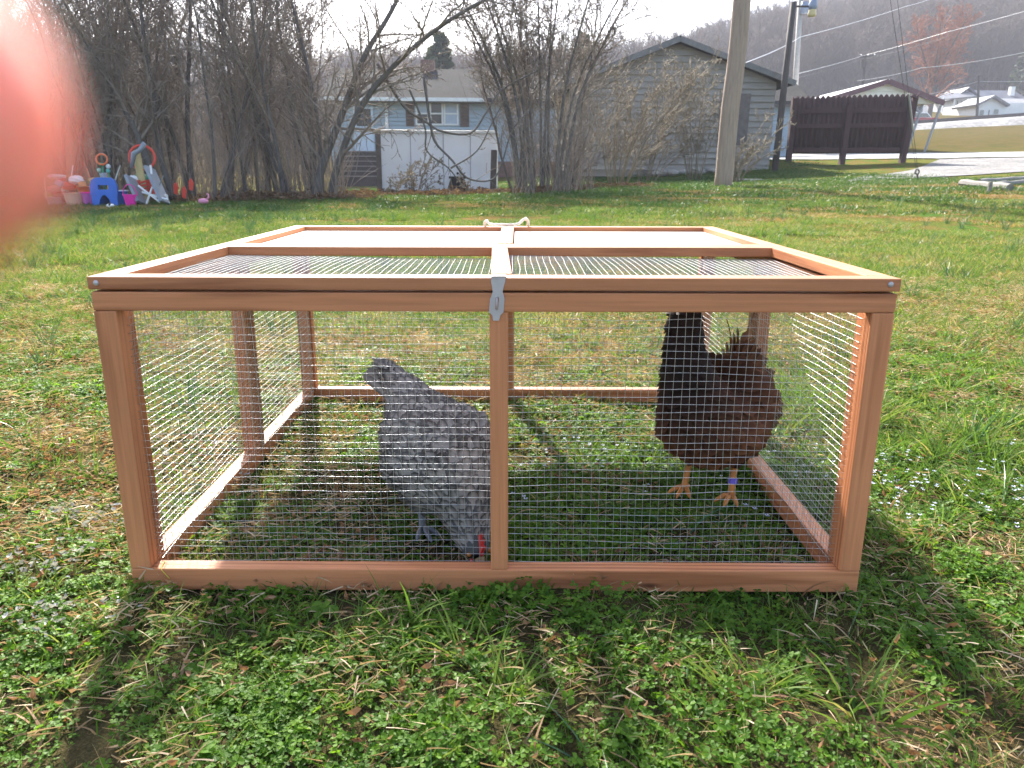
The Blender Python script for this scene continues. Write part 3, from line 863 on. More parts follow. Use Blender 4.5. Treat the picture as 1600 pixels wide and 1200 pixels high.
# dark lamp pole
LY = 23.2
lb = G(1209, LY); lt = at(1240, 3, LY)
lamp = empty('lamp_pole', tuple(lb), 'thin dark pole with yard lamp on a side arm at garage corner', 'lamp pole')
mb = MB(); mb.tube([lb - Vector((0, 0, .3)), lb.lerp(lt, .5), lt], [.10, .09, .08], 10); mb.build('shaft', M_POLED, lamp, smooth=True)
ar = at(1242, 10, LY); ar2 = at(1268, 10, LY)
mb = MB(); mb.tube([ar, ar2], .025, 6); mb.build('arm', M_POLED, lamp)
p = at(1270, 10, LY)
mb = MB(); mb.lathe([(.03, .2), (.10, .16), (.12, .0), (.10, -.08), (.02, -.08)], p, 12); mb.build('lamp_head', mat('lamp_grey_blue', (.2, .24, .32), .4, .05), lamp, smooth=True)
mb = MB(); mb.lathe([(.10, -.085), (.115, -.2), (.10, -.26), (.0, -.27)], p, 12); mb.build('lamp_glass', mat('lamp_yellowed', (.5, .42, .2), .3, .05), lamp, smooth=True)
# pale service pole behind
QY = 44.0
qb = at(1242, 200, QY); qt = at(1252, -20, QY)
spole = empty('service_pole', (qb.x, QY, H(qb.x, QY)), 'pale slim utility pole with transformer can behind the dark lamp pole', 'utility pole')
mb = MB(); mb.tube([Vector((qb.x - .05, QY, H(qb.x, QY) - .2)), qt], [.17, .13], 10); mb.build('shaft', mat('pale_pole', (.36, .33, .29), .85, .15), spole, smooth=True)
p = at(1257, 12, QY - .3); mb = MB(); mb.lathe([(.02, .3), (.2, .26), (.22, -.25), (.05, -.3)], p, 12); mb.build('transformer', mat('lamp_grey_blue', (.2, .24, .32)), spole, smooth=True)
# far poles
for (px, pyb, pyt, Y, arm, lab) in ((1350, 135, 84, 84, 1, 'small far utility pole with cross arm above the carport'), (1528, 182, 118, 92, 0, 'thin far utility pole in front of the white houses')):
    t = at(px + (3 if arm else 2), pyt, Y); b = at(px - 1, pyb, Y); b.z = min(b.z, H(b.x, Y)) - .3
    fp = empty('far_pole', tuple(b), lab, 'utility pole')
    mb = MB(); mb.tube([b, t], [.16, .12], 8); mb.build('shaft', M_POLED, fp)
    if arm:
        a0, a1 = at(1343, 89, Y), at(1369, 88, Y)
        mb = MB(); mb.bar(a0, a1, .12, .16); mb.build('cross_arm', M_POLED, fp)
        for q in (.1, .5, .9):
            p = a0.lerp(a1, q); mb = MB(); mb.lathe([(.02, 0), (.08, .08), (.08, .2), (.02, .25)], p, 8); mb.build('insulator', M_STEEL, fp)
        p = at(1349, 100, Y - .3); mb = MB(); mb.lathe([(.02, .5), (.25, .45), (.25, -.35), (.02, -.4)], p, 10); mb.build('transformer', M_POLED, fp)
# overhead lines: picture points with depth
def line(pts, r, m, label, sag=.0):
    Q = [at(*p) for p in pts]
    path = []
    for a, b in zip(Q, Q[1:]):
        for i in range(10):
            t = i / 10; q = a.lerp(b, t); q.z -= sag * 4 * t * (1 - t); path.append(q)
    path.append(Q[-1])
    mb = MB(); mb.tube(path, r, 5); o = mb.build('power_line', m); prop(o, label, 'power line')
line([(1165, 98, 15.2), (1250, 58, 30), (1415, 10, 44), (1470, -8, 50)], .010, M_WIRE, 'highest bright power line slanting past the lamp pole', .05)
line([(1243, 116, 44), (1345, 88, 84), (1480, 50, 70), (1680, -5, 60)], .016, M_WIRE, 'bright power line crossing the hill above the red budding tree', .05)
line([(1243, 122, 44), (1345, 93, 84), (1480, 58, 70), (1680, 8, 60)], .011, M_CABLE, 'dark power line just below the bright one crossing the hill', .1)
line([(1340, 126, 60), (1440, 106, 56), (1600, 82, 52), (1700, 66, 50)], .015, M_WIRE, 'bright power line running level past the carport roof peak', .1)
line([(1452, 147, 92), (1528, 127, 92), (1640, 124.5, 90)], .016, M_WIRE, 'upper power line to the thin far pole by the white houses', .1)
line([(1452, 150, 92), (1528, 130, 92), (1640, 129, 90)], .02, M_CABLE, 'lower power line to the thin far pole by the white houses', .1)

# ---- weathered timbers of an old bed, right
M_LOG = simple('silvered_timber', (.19, .175, .155), .9, .25, 6, .5, stretch=(1, 5, 5))
a = hit(1503, 293); b = hit(1574, 301)
tb = empty('timber_bed', tuple(a), 'frame of weathered grey landscape timbers lying at the right edge', 'timber bed')
segs = [((1502, 292), (1577, 299), .065), ((1530, 288), (1625, 281), .05), ((1558, 292), (1640, 285), .045)]
for (pa, pb_, r) in segs:
    a = hit(*pa) + Vector((0, 0, r * .8)); b = hit(*pb_) + Vector((0, 0, r * .8))
    mb = MB(); n_ = 8; mb.tube([a.lerp(b, i / n_) + Vector((0, 0, .006 * math.sin(i * 2.1))) for i in range(n_ + 1)], [r * (1 + .06 * math.sin(i * 1.3)) for i in range(n_ + 1)], 9); mb.build('timber', M_LOG, tb, smooth=False)
p = hit(1545, 302); mb = MB(); mb.bar(p + Vector((0, 0, -.05)), p + Vector((0, 0, .16)), .05, .03, (0, 1, 0)); mb.build('stake', M_LOG, tb)
p = hit(1160, 284); mb = MB(); mb.box((p.x + .1, p.y, p.z + .03), (.65, .5, .07), Matrix.Rotation(.2, 3, 'Z')); o = mb.build('concrete_slab', mat('old_slab', (.30, .29, .27), .9, .15, 4, .2), bevel=.01)
prop(o, 'small grey concrete slab on the grass right of the leaning pole', 'slab')

# ================================================================== CHICKEN RUN
M_WOOD = wood_mat('fir_lumber', (.27, .088, .033), (.53, .205, .086))
M_GALW = None
def galv_mat():
    m, nt, p, out = new_mat('galvanised_wire')
    p.inputs['Base Color'].default_value = (.50, .505, .51, 1); p.inputs['Metallic'].default_value = .85; p.inputs['Roughness'].default_value = .34
    return m
M_GALW = galv_mat()
M_PANEL = simple('pale_plywood', (.70, .62, .52), .55, .07, 3, .03, stretch=(1, 12, 12))
CW, CD, CZT, CLZ0, CLZ1 = 1.215, 1.1305, .491, .4945, .514
run = empty('chicken_run', (-.0261, 1.1506, 0.0), 'low square wooden chicken run with wire mesh sides and hinged lid', 'chicken run')
run.rotation_euler = (0, -.0066, -.002)
def put(o, parent, Mx):
    o.parent = parent; o.matrix_local = Mx
    ORG[o.name] = Vector((0, 0, 0))
def lumber(parent, name, p0, p1, w, h, up=(0, 0, 1), bev=.0022, m=None):
    """sawn piece from p0 to p1; w across, h along up; grain runs lengthwise"""
    p0 = Vector(p0); p1 = Vector(p1); d = p1 - p0; L = d.length; d.normalize()
    u = Vector(up); sd = u.cross(d).normalized(); u = d.cross(sd)
    mb = MB(); mb.box((0, 0, 0), (L, w, h))
    me = mb.mesh(name, m or M_WOOD)
    bm = bmesh.new(); bm.from_mesh(me); bmesh.ops.recalc_face_normals(bm, faces=bm.faces)
    bmesh.ops.bevel(bm, geom=list(bm.edges), offset=bev, segments=2, affect='EDGES', profile=.6); bm.to_mesh(me); bm.free()
    o = bpy.data.objects.new(name, me); COL.objects.link(o)
    Mx = Matrix((d, sd, u)).transposed().to_4x4(); Mx.translation = (p0 + p1) / 2
    put(o, parent, Mx)
    return o
w2 = CW / 2; T = .030; PW = .034
zb0, zb1 = -.012, .027
# front frame
lumber(run, 'rail', (-w2, T / 2, CZT - .0145), (w2, T / 2, CZT - .0145), T, .029)
lumber(run, 'rail', (-w2, T / 2, (zb0 + zb1) / 2), (w2, T / 2, (zb0 + zb1) / 2), T, zb1 - zb0)
pz0, pz1 = zb1 + .0003, CZT - .0293
for x in (-w2 + PW / 2, w2 - PW / 2):
    lumber(run, 'post', (x, T / 2 - .001, pz0), (x, T / 2 - .001, pz1), T - .002, PW, (1, 0, 0))
lumber(run, 'post', (.008, T / 2, pz0), (.008, T / 2, pz1), T - .003, .0285, (1, 0, 0))
# back frame
yb_ = CD - T
lumber(run, 'rail', (-w2, yb_ + T / 2, CZT - .0145), (w2, yb_ + T / 2, CZT - .0145), T, .029)
lumber(run, 'rail', (-w2, yb_ + T / 2, .008), (w2, yb_ + T / 2, .008), T, .040)
for x in (-w2 + PW / 2, w2 - PW / 2, .012):
    lumber(run, 'post', (x, yb_ + T / 2, .0285), (x, yb_ + T / 2, pz1), T - .002, PW, (1, 0, 0))
# side frames, two per side
for sx in (-1, 1):
    xc = sx * (w2 - T / 2)
    for (ya, yb2) in ((T + .0005, .588), (.5885, yb_ - .0005)):
        lumber(run, 'rail', (xc, ya, .008), (xc, yb2, .008), T, .040)
        lumber(run, 'rail', (xc, ya, CZT - .016), (xc, yb2, CZT - .016), T, .029)
        lumber(run, 'post', (xc, ya + PW / 2, .0285), (xc, ya + PW / 2, CZT - .031), T - .0015, PW, (0, 1, 0))
        lumber(run, 'post', (xc, yb2 - PW / 2, .0285), (xc, yb2 - PW / 2, CZT - .031), T - .0015, PW, (0, 1, 0))
# wire mesh
def wire_panel(parent, name, o, u, v, lu, lv, amp=.0025, seed=0, rad=.00036, sp=.0127, slack=None):
    rg = random.Random(seed)
    u = Vector(u); v = Vector(v); n = u.cross(v); o = Vector(o)
    mb = MB()
    ph = [rg.uniform(0, 6.3) for _ in range(6)]
    def bulge(a, b):
        w = amp * (math.sin(a * 9 + ph[0]) * math.cos(b * 11 + ph[1]) + .5 * math.sin(a * 23 + ph[2] + b * 7))
        if slack: w += slack(a, b)
        return w
    def wires(along, across, La, Lc, swap):
        c = sp * .5
        while c < Lc - sp * .2:
            k = max(6, int(La / .03)); w1 = rg.uniform(.0004, .0016); w2_ = rg.uniform(0, 6.3); fr = rg.uniform(10, 26)
            pts = []
            for i in range(k + 1):
                s_ = La * i / k
                cc = c + w1 * math.sin(s_ * fr + w2_) + .0012 * math.sin(s_ * 5 + c * 40)
                a_, b_ = (s_, cc) if not swap else (cc, s_)
                pts.append(o + along * s_ + across * cc + n * (bulge(a_, b_) + (.0009 if swap else 0)))
            mb.tube(pts, rad, 5, False)
            c += sp
    wires(u, v, lu, lv, False); wires(v, u, lv, lu, True)
    me = mb.mesh(name, M_GALW, True)
    ob = bpy.data.objects.new(name, me); COL.objects.link(ob); ob.parent = parent; ob['kind'] = 'stuff'
    ORG[ob.name] = Vector((0, 0, 0))
    return ob
zl_, zh_ = .020, CZT - .020
wire_panel(run, 'wire_mesh', (-w2 + .03, T + .0018, zl_), (1, 0, 0), (0, 0, 1), w2 - .026, zh_ - zl_, .0028, 1)
wire_panel(run, 'wire_mesh', (.0, T + .0018, zl_), (1, 0, 0), (0, 0, 1), w2 - .03, zh_ - zl_, .0028, 2)
wire_panel(run, 'wire_mesh', (-w2 + .03, yb_ - .0018, zl_), (1, 0, 0), (0, 0, 1), 2 * w2 - .06, zh_ - zl_, .003, 3)
for sx, sd in ((-1, 4), (1, 6)):
    xx = sx * (w2 - T - .0018)
    wire_panel(run, 'wire_mesh', (xx, T + .012, zl_), (0, 1, 0), (0, 0, 1), .556, zh_ - zl_, .003, sd)
    wire_panel(run, 'wire_mesh', (xx, .600, zl_), (0, 1, 0), (0, 0, 1), yb_ - .612, zh_ - zl_, .003, sd + 1)
# lid, front half with mesh
lid = bpy.data.objects.new('mesh_lid', None); COL.objects.link(lid); lid.parent = run; ORG[lid.name] = Vector((0, 0, 0))
lo = w2 + .003; lz = (CLZ0 + CLZ1) / 2; lt_ = CLZ1 - CLZ0
lumber(lid, 'lid_rail', (-lo, .017, lz), (lo, .017, lz), .036, lt_)
lumber(lid, 'lid_rail', (-lo, .503, lz), (lo, .503, lz), .036, lt_)
for x in (-lo + .019, lo - .019):
    lumber(lid, 'lid_rail', (x, .0355, lz), (x, .4845, lz), .038, lt_)
lumber(lid, 'lid_rail', (.012, .0355, lz + .0012), (-.0, .4845, lz + .0012), .032, lt_ + .002)
def slack(a, b): return -.006 * math.sin(a / 1.15 * PI) + .006 * math.sin(a * 7.5) * math.sin(b / .45 * PI)
wire_panel(lid, 'wire_mesh', (-lo + .03, .03, CLZ0 - .0022 + .004), (1, 0, 0), (0, 1, 0), lo - .035, .46, .001, 11, slack=slack)
wire_panel(lid, 'wire_mesh', (.02, .03, CLZ0 - .0022 + .004), (1, 0, 0), (0, 1, 0), lo - .05, .46, .001, 12, slack=slack)
# lid, rear half with solid panels
lid2 = bpy.data.objects.new('solid_lid', None); COL.objects.link(lid2); lid2.parent = run; ORG[lid2.name] = Vector((0, 0, 0))
ya, yb2 = .5255, CD + .004
lumber(lid2, 'lid_rail', (-lo, ya + .017, lz), (lo, ya + .017, lz), .033, lt_)
lumber(lid2, 'lid_rail', (-lo, yb2 - .018, lz), (lo, yb2 - .018, lz), .036, lt_)
for x in (-lo + .019, lo - .019):
    lumber(lid2, 'lid_rail', (x, ya + .034, lz), (x, yb2 - .0365, lz), .038, lt_)
lumber(lid2, 'lid_rail', (.010, ya + .034, lz + .001), (.012, yb2 - .0365, lz + .001), .034, lt_ + .002)
for x0, x1 in ((-lo + .039, -.008), (.030, lo - .039)):
    lumber(lid2, 'roof_panel', (x0, (ya + yb2) / 2, CLZ0 + .004), (x1, (ya + yb2) / 2, CLZ0 + .004), yb2 - ya - .072, .006, bev=.0008, m=M_PANEL)
# hasp on the lid edge
M_ZINC = simple('zinc_plate', (.46, .415, .40), .42, .08, 30, .02, metal=.25)
hs = []
out = [(-.011, .5155), (.0105, .5155), (.0105, .508), (.0085, .501), (.0075, .493), (.0095, .487), (.011, .482), (.0105, .462), (.006, .457), (.0045, .449), (-.0045, .449), (-.006, .457), (-.0115, .462), (-.011, .482), (-.009, .487), (-.0075, .493), (-.009, .501), (-.011, .508)]
slot = [(.0022, .4835), (.0022, .4675), (.0012, .4655), (-.0012, .4655), (-.0022, .4675), (-.0022, .4835), (-.0012, .4855), (.0012, .4855)]
bm = bmesh.new()
ov = [bm.verts.new((x + .008 - (.5155 - z) * .06, -.0022, z)) for x, z in out]; sv = [bm.verts.new((x + .008 - (.5155 - z) * .06, -.0022, z)) for x, z in slot]
oe = [bm.edges.new((ov[i], ov[(i + 1) % len(ov)])) for i in range(len(ov))]; se = [bm.edges.new((sv[i], sv[(i + 1) % len(sv)])) for i in range(len(sv))]
bmesh.ops.triangle_fill(bm, edges=oe + se, use_beauty=True)
me = bpy.data.meshes.new('hasp'); bm.to_mesh(me); bm.free(); me.materials.append(M_ZINC)
hasp = bpy.data.objects.new('hasp', me); COL.objects.link(hasp); hasp.parent = lid; hasp.modifiers.new('thick', 'SOLIDIFY').thickness = .0014
ORG[hasp.name] = Vector((0, 0, 0))
mb = MB(); mb.tube([(.0055, -.0005, .4665), (.0055, -.010, .4675), (.0055, -.0125, .4755), (.0055, -.010, .4835), (.0055, -.0005, .4845)], .0012, 8)
me = mb.mesh('staple', M_ZINC, True); st = bpy.data.objects.new('staple', me); COL.objects.link(st); st.parent = run; ORG[st.name] = Vector((0, 0, 0))
mb = MB(); mb.box((.008, .004, .5162), (.022, .016, .0014)); me = mb.mesh('hinge_leaf', M_ZINC); st = bpy.data.objects.new('hinge_leaf', me); COL.objects.link(st); st.parent = lid; ORG[st.name] = Vector((0, 0, 0))
for x, z in ((-lo + .014, .5045), (lo - .016, .5055)):
    mb = MB(); mb.lathe([(.0, -.0028), (.0026, -.0028), (.0042, -.0012), (.0044, .0), (.0, .0)], (x, -.0012, z), 12, Matrix.Rotation(-PI / 2, 3, 'X'))
    me = mb.mesh('screw', M_ZINC, True); st = bpy.data.objects.new('screw', me); COL.objects.link(st); st.parent = lid; ORG[st.name] = Vector((0, 0, 0))
# rope handle at the back of the lid
rp = [(-.055, 1.118, .510), (-.056, 1.116, .526), (-.050, 1.110, .531), (-.044, 1.098, .523), (-.030, 1.092, .5205), (.0, 1.089, .5205), (.03, 1.092, .5205), (.044, 1.097, .523), (.054, 1.107, .533), (.064, 1.116, .537), (.070, 1.121, .528), (.070, 1.122, .511)]
mb = MB()
path = []
for i in range(len(rp) - 1):
    for t in (0, .25, .5, .75): path.append(Vector(rp[i]).lerp(Vector(rp[i + 1]), t))
for s_ in range(3):
    pts = []
    for i, p in enumerate(path):
        a = i * .9 + s_ * 2.094
        tn = (path[min(i + 1, len(path) - 1)] - path[max(0, i - 1)]).normalized(); q = tn.orthogonal().normalized(); b = tn.cross(q)
        pts.append(p + (q * math.cos(a) + b * math.sin(a)) * .0022)
    mb.tube(pts, .0026, 6)
me = mb.mesh('rope_handle', mat('cotton_rope', (.66, .60, .50), .9, .1, 60, .2), True); ro = bpy.data.objects.new('rope_handle', me); COL.objects.link(ro); ro.parent = lid2; ORG[ro.name] = Vector((0, 0, 0))
mb = MB(); mb.tube([(-w2 + .047, .024, .0285), (-w2 + .050, .006, .0285), (-w2 + .052, -.0015, .026), (-w2 + .064, -.002, .010)], .0007, 5)
me = mb.mesh('thread', mat('yellow_twine', (.55, .42, .05), .7, .1)); th = bpy.data.objects.new('thread', me); COL.objects.link(th); th.parent = run; ORG[th.name] = Vector((0, 0, 0))
prop(th, 'short yellow thread on the bottom rail')

# ================================================================== HENS
def feather_mat(name, base, rim, sheen, noise=.25, hood=None):
    m, nt, p, out = new_mat(name)
    a = N(nt, 'ShaderNodeAttribute', attribute_name='tint')
    tc = N(nt, 'ShaderNodeTexCoord')
    n = N(nt, 'ShaderNodeTexNoise', i_Scale=16.0, i_Detail=5.0); nt.links.new(tc.outputs['Object'], n.inputs['Vector'])
    c = ramp(nt, [(.0, base), (.42, base), (.80, rim)], a.outputs['Fac'])
    c = mixc(nt, ramp(nt, [(.35, (0, 0, 0)), (.65, (noise, noise, noise))], n.outputs['Fac']), c, sheen)
    if hood:
        sp = N(nt, 'ShaderNodeSeparateXYZ'); nt.links.new(tc.outputs['Object'], sp.inputs[0])
        ad = N(nt, 'ShaderNodeMath', operation='MULTIPLY_ADD'); ad.inputs[1].default_value = .9; nt.links.new(sp.outputs[0], ad.inputs[0]); nt.links.new(sp.outputs[2], ad.inputs[2])
        c = mixc(nt, ramp(nt, [(.17, (0, 0, 0)), (.40, (1, 1, 1))], ad.outputs[0]), c, hood)
    nt.links.new(c, p.inputs['Base Color']); p.inputs['Roughness'].default_value = .62; p.inputs['Specular IOR Level'].default_value = .06
    tr = N(nt, 'ShaderNodeBsdfTranslucent'); nt.links.new(c, tr.inputs['Color'])
    mx = N(nt, 'ShaderNodeMixShader'); mx.inputs[0].default_value = .18
    nt.links.new(p.outputs[0], mx.inputs[1]); nt.links.new(tr.outputs[0], mx.inputs[2]); nt.links.new(mx.outputs[0], out.inputs['Surface'])
    return m
M_COMB = simple('red_comb', (.55, .05, .04), .45, .2, 60, .2)
M_EYE = simple('hen_eye', (.25, .09, .02), .15, .1)
def catmull(P, n):
    P = np.array(P, float); out = []
    Q = np.vstack([2 * P[0] - P[1], P, 2 * P[-1] - P[-2]])
    for i in range(1, len(Q) - 2):
        for k in range(n):
            t = k / n
            a, b, c, d = Q[i - 1], Q[i], Q[i + 1], Q[i + 2]
            out.append(.5 * ((2 * b) + (c - a) * t + (2 * a - 5 * b + 4 * c - d) * t * t + (3 * b - a - 3 * c + d) * t ** 3))
    out.append(P[-1])
    return np.array(out)
def hen(label, loc, heading, spine, legs, mats, head_i, tail, seed, group=None, feath=1.0, comb=1.0, head_dir=None):
    """spine rows: x, z, half width, half height, from the rear to the beak"""
    rg = random.Random(seed)
    root = empty('hen', loc, label, 'hen'); root.rotation_euler = (0, 0, heading)
    def child(mb, name, m, parent=root, smooth=True, tint=False):
        me = mb.mesh(name, m, smooth, tint)
        o = bpy.data.objects.new(name, me); COL.objects.link(o); o.parent = parent; ORG[o.name] = Vector((0, 0, 0))
        return o
    body_m, feather_m, leg_m = mats
    C = catmull([tuple(r) + (0.0,) * (5 - len(r)) for r in spine], 5); n = 28
    C[:, 2:4] = np.maximum(C[:, 2:4], .004)
    mb = MB(); rings = []
    for i in range(len(C)):
        t = C[min(i + 1, len(C) - 1), :2] - C[max(i - 1, 0), :2]; t /= np.linalg.norm(t) + 1e-9
        up = np.array([-t[1], t[0]])
        row = []
        for j in range(n):
            a = 2 * PI * j / n
            lump = 1 + .03 * math.sin(a * 3 + i * .4) + .02 * math.sin(a * 5 - i * .7)
            w = math.sin(a); h = math.cos(a)
            p = Vector((C[i, 0] + up[0] * h * C[i, 3] * lump, C[i, 4] + w * C[i, 2] * lump, C[i, 1] + up[1] * h * C[i, 3] * lump))
            row.append(p)
        rings.append(row)
    for row in rings: mb.v.extend([tuple(p) for p in row]); mb.a.extend([0.3] * n)
    for i in range(len(rings) - 1):
        for j in range(n):
            mb.f.append((i * n + j, i * n + (j + 1) % n, (i + 1) * n + (j + 1) % n, (i + 1) * n + j))
    mb.f.append(tuple(reversed(range(n)))); mb.f.append(tuple((len(rings) - 1) * n + j for j in range(n)))
    # thighs grow out of the belly as part of the same mesh
    for (lx, ly, fx, fy, hz) in legs:
        mb.tube([(lx - .02, ly * .7, hz + .07), (lx - .005, ly, hz + .035), (lx, ly, hz + .006), (lx, ly, hz - .012)], [.045, .042, .024, .009], 14)
    body = child(mb, 'body', body_m, tint=True)
    bm = bmesh.new(); bm.from_mesh(body.data); bmesh.ops.recalc_face_normals(bm, faces=bm.faces); bm.to_mesh(body.data); bm.free(); body.data.shade_smooth()
    # overlapping contour feathers
    fm = MB()
    def feather(P, Nn, B, L, Wd, lift, tnt=0.0):
        sdv = Nn.cross(B).normalized()
        base = P + Nn * .0006
        k = len(fm.v)
        prof = [(0, .4, 0), (.35, .95, .1), (.68, 1.0, .45), (.90, .78, .85)]
        for (s_, wd, lf) in prof:
            c = base + B * (L * s_) + Nn * (lift * lf)
            cur = .18 * Wd * wd
            for q, e in ((-1, 1.0), (0, 0.0), (1, 1.0)):
                fm.v.append(tuple(c + sdv * (q * Wd * .5 * wd) - Nn * (cur * abs(q)))); fm.a.append(min(1, max(0, .25 + tnt + e * .45 + s_ ** 3 * .5)))
        fm.v.append(tuple(base + B * L * .99 + Nn * lift)); fm.a.append(1.0)
        for i in range(3):
            for q in (0, 1):
                a = k + i * 3 + q; fm.f.append((a, a + 1, a + 4, a + 3))
        fm.f.append((k + 9, k + 10, k + 12)); fm.f.append((k + 10, k + 11, k + 12))
    i = 1.0; m_ = len(C)
    while i < head_i:
        ii = int(i); fr = i - ii
        if ii >= m_ - 2: break
        girth = (C[ii, 2] + C[ii, 3])
        cnt = max(7, int(girth * PI / (.0150 * feath)))
        off = rg.random()
        for j in range(cnt):
            a = ((j + off) / cnt * n) % n
            j0 = int(a); fa = a - j0
            P00 = rings[ii][j0].lerp(rings[ii][(j0 + 1) % n], fa); P10 = rings[ii + 1][j0].lerp(rings[ii + 1][(j0 + 1) % n], fa)
            P_ = P00.lerp(P10, fr)
            B = (P00 - P10)
            if B.length < 1e-6: continue
            B.normalize()
            tang = (rings[ii][(j0 + 1) % n] - rings[ii][j0])
            if tang.length < 1e-6: continue
            Nn = tang.cross(B).normalized()
            cen = Vector((C[ii, 0], C[ii, 4], C[ii, 1]))
            if Nn.dot(P_ - cen) < 0: Nn.negate()
            sz = (.022 + .018 * min(1, girth / .18)) * feath * rg.uniform(.8, 1.2)
            B = (B + tang.normalized() * rg.uniform(-.22, .22)).normalized()
            feather(P_, Nn, B, sz, sz * rg.uniform(.58, .72), sz * rg.uniform(.10, .26), rg.uniform(-.2, .15))
        step = np.linalg.norm(C[min(ii + 1, m_ - 1), :2] - C[ii, :2]) + 1e-6
        i += min(1.6, .0115 * feath / step)
    # tail and wing quills
    for (p0, p1, wd, tn) in tail:
        p0 = Vector(p0); p1 = Vector(p1)
        B = (p1 - p0); L = B.length; B.normalize()
        Nn = Vector((rg.uniform(-.3, .3), 1.0 if p1.y >= 0 else -1.0, .4)); Nn = (Nn - B * Nn.dot(B)).normalized()
        feather(p0, Nn, B, L, wd, L * .06, tn)
    pl = child(fm, 'plumage', feather_m, tint=True); pl['kind'] = 'stuff'
    # head
    hx, hz = C[head_i, 0], C[head_i, 1]
    hd = Vector(head_dir).normalized() if head_dir else Vector((1, 0, 0))
    rot = Vector((1, 0, 0)).rotation_difference(hd).to_matrix()
    hp = Vector((hx, C[head_i, 4], hz))
    mb = MB(); mb.tube([hp + rot @ Vector((.018, 0, .0)), hp + rot @ Vector((.032, 0, -.002)), hp + rot @ Vector((.044, 0, -.008))], [.010, .007, .001], 8)
    child(mb, 'beak', mat('horn_beak', (.28, .19, .09), .4, .1))
    mb = MB(); pts = []
    prof = [(-.022, .015), (-.024, .030), (-.014, .026), (-.010, .042), (-.003, .029), (.003, .044), (.008, .028), (.015, .036), (.018, .018), (.022, .008), (0, .010)]
    q0 = [hp + rot @ Vector((x * comb, -.003, z * comb + .006)) for x, z in prof]; q1 = [hp + rot @ Vector((x * comb, .003, z * comb + .006)) for x, z in prof]
    k = len(prof); mb.add(q0 + q1, [tuple(range(k)), tuple(k + x for x in reversed(range(k)))] + [((x + 1) % k, x, k + x, k + (x + 1) % k) for x in range(k)])
    child(mb, 'comb', M_COMB, smooth=False)
    for s_ in (-1, 1):
        mb = MB(); mb.ball(hp + rot @ Vector((.018, s_ * .008, -.026 * comb)), .010 * comb, 8, 6, (.7, .4, 1.5)); child(mb, 'wattle', M_COMB)
        mb = MB(); mb.ball(hp + rot @ Vector((.010, s_ * .019, .006)), .0045, 8, 6); child(mb, 'eye', M_EYE)
    # legs and toes
    for li, (lx, ly, fx, fy, hz_) in enumerate(legs):
        mb = MB()
        hock = Vector((lx, ly, hz_)); foot = Vector((fx, fy, .010))
        mb.tube([hock + Vector((-.004, 0, .012)), hock, hock.lerp(foot, .5), foot + Vector((0, 0, .004)), foot], [.010, .0085, .0065, .0075, .007], 8)
        for a, L in ((0, .050), (.62, .042), (-.62, .042), (PI - .2, .022)):
            d = Vector((math.cos(a), math.sin(a), 0))
            mb.tube([foot, foot + d * L * .4 + Vector((0, 0, .004)), foot + d * L * .8 + Vector((0, 0, -.002)), foot + d * L + Vector((0, 0, -.006))], [.0065, .0055, .0045, .0012], 7)
        lo_ = child(mb, 'leg', leg_m)
        if label.startswith('dark brown') and li == 0:
            c_ = hock.lerp(foot, .55); dd = (hock - foot).normalized()
            mb = MB(); mb.tube([c_ - dd * .006, c_ + dd * .006], .0098, 14)
            b_ = child(mb, 'leg_band', mat('purple_band', (.12, .07, .42), .4, .05), lo_, False); prop(b_, 'purple leg band')
    return root
M_GFE = feather_mat('grey_feather', (.29, .262, .232), (.055, .049, .045), (.36, .33, .295), .35)
M_GBO = feather_mat('grey_body', (.09, .088, .088), (.06, .06, .06), (.12, .12, .12), .4)
M_BFE = feather_mat('brown_feather', (.115, .046, .023), (.20, .082, .038), (.045, .020, .013), .55, (.017, .010, .008))
M_BBO = feather_mat('brown_body', (.06, .024, .014), (.07, .028, .016), (.03, .014, .01), .5, (.012, .009, .008))
M_LEGG = simple('grey_shank', (.14, .14, .15), .5, .2, 60, .3)
M_LEGY = simple('yellow_shank', (.46, .17, .035), .5, .2, 60, .3)
rgt = random.Random(3)
gt = []
for i in range(20):
    y = (i - 9.5) * .0036
    gt.append(((-.105, -.024 + y * .8, .236 - abs(y) * .2), (-.186 - rgt.uniform(0, .010), -.056 + y * 1.0, .298 - abs(y) * .8 + rgt.uniform(-.010, .005)), .022, rgt.uniform(-.1, .25)))
for s_ in (-1, 1):
    for i in range(9):
        gt.append(((.03 - i * .008, s_ * (.093 - i * .001), .175 - i * .009), (-.090 - i * .004, s_ * (.078 - i * .002), .175 - i * .010), .030, rgt.uniform(-.1, .15)))
hen('grey hen with scaly feathers pecking at the grass behind the middle post', (-.138, 1.385, -.004), R(-64),
    [(-.178, .290, .014, .008, -.054), (-.155, .278, .022, .018, -.046), (-.130, .260, .031, .029, -.036), (-.105, .236, .044, .044, -.024), (-.080, .208, .064, .064, -.012), (-.035, .168, .098, .092, -.004), (.030, .140, .104, .094), (.085, .118, .082, .080),
     (.120, .096, .054, .056), (.144, .070, .040, .042), (.161, .050, .031, .033), (.176, .034, .025, .026), (.187, .024, .016, .016)],
    [(.0, -.042, .022, -.045, .070), (.0, .042, -.004, .045, .070)], (M_GBO, M_GFE, M_LEGG), 56, gt, 4, feath=.92, comb=.9, head_dir=(.75, 0, -.66))
bt = []
for i in range(18):
    y = (i - 8.5) * .0075
    bt.append(((-.115, y * .6, .205), (-.165 - rgt.uniform(0, .015), y * 1.15 , .335 - abs(y) * 1.4 + rgt.uniform(-.012, .012)), .030, rgt.uniform(-.2, .1)))
bt.append(((-.14, .012, .30), (-.175, .018, .372), .008, .5)); bt.append(((-.14, -.012, .29), (-.17, -.035, .352), .008, .5))
